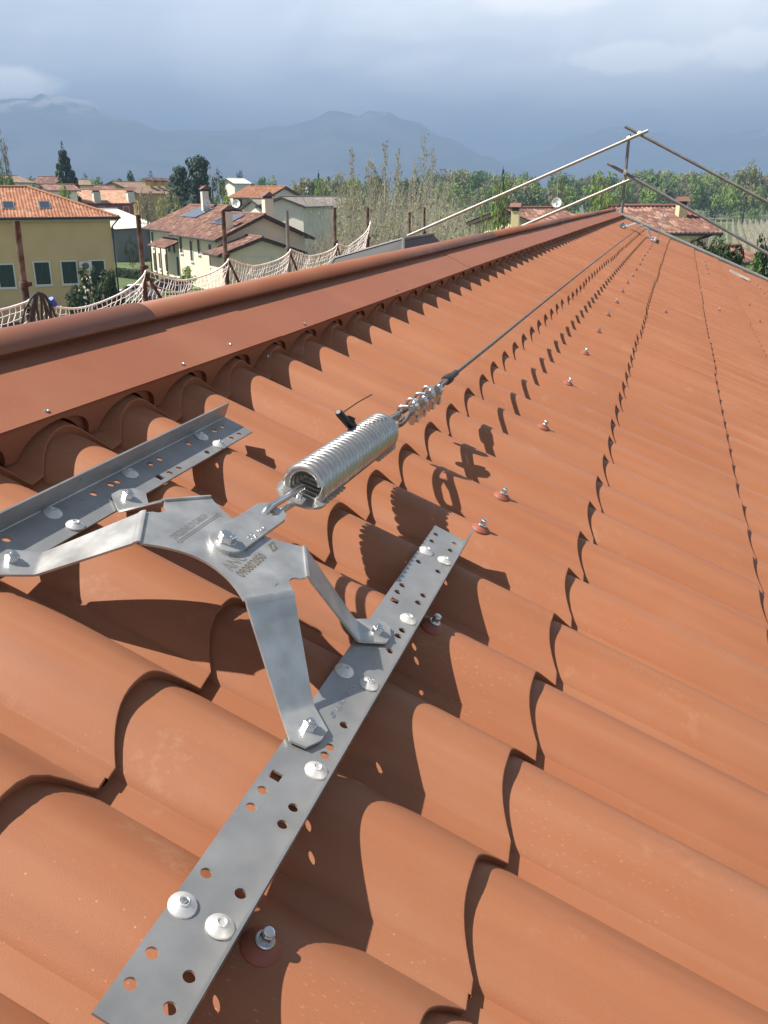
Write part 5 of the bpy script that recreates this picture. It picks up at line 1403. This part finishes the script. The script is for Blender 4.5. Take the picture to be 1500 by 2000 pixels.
# bare poplars
def poplar(label, x, ytop, dist, lean):
    q = at(x, ytop, dist); H = q.z; e = empty('bare_poplar', None, (q.x, q.y, 0)); tag(e, label, 'tree', 'bare poplars in a row')
    b = MB(); r = random.Random(int(x*7)); fz = MB(); H *= 0.94
    top = Vector((lean*H*0.04, 0, H))
    b.tube([(0,0,0), top*0.35 + Vector((r.uniform(-.15,.15),0,0)), top*0.7, top], [0.13, 0.095, 0.05, 0.012], 5)
    for i in range(46):
        f = 0.14 + 0.82*i/46; p = top*f; a = r.uniform(0, 6.28); L = (1-f)*3.6*r.uniform(0.6,1.2) + 0.45
        d1 = Vector((math.cos(a)*0.62, math.sin(a)*0.62, 1.0)).normalized(); d2 = Vector((math.cos(a)*0.18, math.sin(a)*0.18, 1.0)).normalized()
        m1 = p + d1*L*0.45; m2 = m1 + d2*L*0.6
        b.tube([p, m1, m2], [0.028, 0.018, 0.007], 3, cap=False)
        for k in range(4):
            s0 = m1.lerp(m2, r.uniform(-0.4, 1)); a2 = r.uniform(0, 6.28)
            b.tube([s0, s0 + Vector((math.cos(a2)*0.3, math.sin(a2)*0.3, 0.7))*r.uniform(0.4,0.9)], [0.012, 0.005], 3, cap=False)
        for k in range(3):
            s0 = p.lerp(m2, r.uniform(0.3, 1.1)) + Vector((r.uniform(-.15,.15), r.uniform(-.15,.15), r.uniform(-.2,.3)))
            leafquad(fz, s0, rvec(r), 0.085, r)
    b.build('trunk', M['pale_bark'], e, 50); fz.build('buds', M['leaf_olive'], e)['kind'] = 'stuff'
pl = [(672,318,84,-1,'leftmost short bare poplar of the thicket'),(694,268,90,-0.6,'slender bare poplar, second from the left of the row'),(716,292,95,0.4,'bare poplar with a low top left of the middle of the row'),(750,255,88,0.3,'tall bare poplar with forked top in the middle of the row'),(738,300,80,-0.8,'leaning bare poplar in front of the tall forked one'),(777,272,96,0.2,'thin bare poplar just right of the forked one'),(803,300,86,0.8,'low bare poplar between the two tall right ones'),(828,240,92,0.1,'tallest bare poplar, with a spiky tip'),(842,268,97,0.4,'bare poplar right behind the tallest one'),(866,318,84,1.2,'rightmost bare poplar leaning outward'),(762,318,76,1.5,'short bare poplar leaning right across the row'),(700,330,78,-1.6,'short bare poplar leaning left across the row')]
for x, y, D0, ln, lb in pl: poplar(lb, x, y, D0, ln)
# thicket of brown brush under the poplars
b = MB(); r = random.Random(4)
for _ in range(2300):
    x = r.uniform(615, 900); dd = r.uniform(66, 112); q = at(x, 400, dd); h = r.uniform(1.8, 4.5) if x < 655 else r.uniform(3, 10.8)*r.uniform(0.6, 1)
    p = Vector((q.x, q.y, 0)); a = r.uniform(0, 6.28); ln = r.uniform(0.1, 0.45)
    tp = p + Vector((math.cos(a)*h*ln, math.sin(a)*h*ln, h)); b.tube([p, p.lerp(tp, 0.6) + Vector((0,0,0.2)), tp], [0.03, 0.02, 0.006], 3, cap=False)
    for k in range(5):
        s0 = p.lerp(tp, r.uniform(0.3, 1)); a2 = r.uniform(0, 6.28); b.tube([s0, s0 + Vector((math.cos(a2)*0.6, math.sin(a2)*0.6, 1.2))*r.uniform(0.4, 1.1)], [0.012, 0.005], 3, cap=False)
o = b.build('brushwood', M['pale_bark']); o['kind'] = 'stuff'; tag(o, 'tangle of bare brown brush under the poplars', 'brush')
b = MB()
for _ in range(14000):
    x = r.uniform(612, 930); dd = r.uniform(64, 118); q = at(x, 400, dd); leafquad(b, Vector((q.x, q.y, r.uniform(0.2, 4.0 if x < 655 else 9.6)*r.uniform(0.45,1))), rvec(r), 0.10, r)
o = b.build('undergrowth', M['leaf_olive']); o['kind'] = 'stuff'; tag(o, 'olive undergrowth filling the thicket under the poplars', 'undergrowth')
# the wood along the plain: one mass, plus the far tree belts left of it
def wood(name, label, spans, leafs, n, seed):
    r = random.Random(seed); protos = [('broad', 0), ('broad', 1), ('broad', 3), ('sparse', 0), ('sparse', 2), ('oval', 1)]
    bs = {l: MB() for l in leafs}; bk = MB()
    for i in range(n):
        x0, x1, y0, y1, D0, D1, hj = spans[i % len(spans)]
        f = r.random(); x = x0 + (x1-x0)*f; dist = r.uniform(D0, D1); q = at(x, y0 + (y1-y0)*f + r.uniform(-hj, hj), dist); H = max(4, q.z); Wd = H*r.uniform(0.5, 0.85)
        k = r.choice(protos); c, t = proto(*k); lf = r.choice(leafs); b = bs[lf]; a = r.uniform(0, 6.28); ca, sa = math.cos(a), math.sin(a)
        nq = len(c.v)//4; step = 2
        for j in range(r.randint(0, 1), nq, step):
            ctr = Vector(c.v[j*4]); vs_ = []
            for w in range(4):
                v = ctr + (Vector(c.v[j*4+w]) - ctr)*1.35
                vs_.append((q.x + (v.x*ca - v.y*sa)*Wd, q.y + (v.x*sa + v.y*ca)*Wd, v.z*H))
            b.add(vs_, [(0,1,2,3)])
        if k[0] == 'sparse':
            bk.tube([(q.x, q.y, 0), (q.x, q.y, H*0.9)], [0.15, 0.03], 3, cap=False)
            for _ in range(10):
                z = r.uniform(0.3, 0.9)*H; a2 = r.uniform(0, 6.28); L = Wd*0.4*(1.1 - z/H)
                bk.tube([(q.x, q.y, z), (q.x + math.cos(a2)*L, q.y + math.sin(a2)*L, z + L*1.4)], [0.05, 0.015], 3, cap=False)
    root = empty(name, None, (0, 0, 0)); root['kind'] = 'stuff'; tag(root, label, 'wood')
    for l, b in bs.items():
        if b.v: b.build('foliage', M[l], root)['kind'] = 'stuff'
    if bk.v: bk.build('stems', M['pale_bark'], root)['kind'] = 'stuff'
wood('wood', 'long spring wood along the plain behind the roofs on the right', [(840,1180,336,346,330,420,7),(1150,1540,348,338,320,420,8),(850,1540,364,366,280,320,10),(1230,1540,354,350,290,340,10),(1000,1540,358,355,300,360,10),(1240,1560,336,340,420,480,5)], ['leaf_mid','leaf_spring','leaf_hazy','leaf_bare','leaf_olive','leaf_spring'], 240, 21)
wood('tree_belt', 'far belt of dull green trees along the village skyline', [(0,420,352,350,240,420,5),(430,700,350,352,230,380,6),(560,860,352,345,200,300,6),(-60,200,350,352,260,420,5)], ['leaf_hazy','leaf_dark','leaf_olive','leaf_mid'], 70, 33)
# vineyard rows right of the far house, and the strip seen behind the ridge
def vrow(label, x0, y0d, x1, y1d, seed):
    r = random.Random(seed); a = at(x0, 450, y0d); c = at(x1, 430, y1d); a.z = c.z = 0; L = (c-a).length; d = (c-a)/L
    e = empty('vine_row', None, a); tag(e, label, 'vines', 'rows of the vineyard')
    b = MB(); n = int(L/4)
    for i in range(n+1): p = d*(L*i/n); b.tube([p, p + Vector((r.uniform(-.05,.05),0,2.0))], 0.05, 5)
    b.build('stakes', M['pale_bark'], e)
    b = MB()
    for i in range(int(L*3)):
        p = d*r.uniform(0, L) + Vector((r.uniform(-.12,.12), r.uniform(-.12,.12), 0)); b.tube([p, p + Vector((r.uniform(-.1,.1),0,1.0)), p + d*r.uniform(-.5,.5) + Vector((0,0,r.uniform(1.3,2.3)))], [0.03,0.025,0.008], 3, cap=False)
    for z in (0.9, 1.4, 1.9): b.tube([Vector((0,0,z)), d*L + Vector((0,0,z))], 0.008, 3)
    b.build('vines', M['pale_bark'], e)
vl = ['leftmost vine row beside the far house', 'second vine row from the far house', 'third vine row from the far house', 'fourth vine row from the far house', 'fifth vine row from the far house', 'sixth vine row from the far house', 'seventh vine row from the far house', 'eighth vine row, towards the right edge', 'ninth vine row, towards the right edge', 'outermost vine row at the right edge']
for i in range(10): vrow(vl[i], 1385 + i*20, 118 + i*0.6, 1398 + i*11, 270, i)
# grass of the lane edge and lawn is carried by the ground; a clipped hedge along the lawn
b = MB()
for _ in range(3500):
    f = rt_.random(); q = at(225 + 75*f, 500, 100 - 6*f); clump(b, Vector((q.x, q.y, rt_.uniform(0.1, 0.9))), (0.3,0.3,0.2), 1, 0.10)
o = b.build('hedge', M['leaf_dark']); tag(o, 'low dark hedge along the lawn below the white shed', 'hedge'); o['kind'] = 'stuff'

# ================================================================ HAZE
b = MB(); b.box((0, 3000, 245 - 1.5), (18000, 12000, 493)); hzb = b.build('haze', M['grass']); hzb['kind'] = 'stuff'; tag(hzb, 'pale blue haze hanging over the plain', 'haze')
hm = bpy.data.materials.new('haze'); hm.use_nodes = True; nt = hm.node_tree; nt.nodes.clear()
ho = nt.nodes.new('ShaderNodeOutputMaterial'); hv = nt.nodes.new('ShaderNodeVolumePrincipled')
hv.inputs['Density'].default_value = 5.0e-4; hv.inputs['Color'].default_value = (0.31, 0.46, 0.71, 1); hv.inputs['Anisotropy'].default_value = 0.0
nt.links.new(hv.outputs[0], ho.inputs['Volume']); setmat(hzb.data, hm)
hzb.data.materials[0] = hm
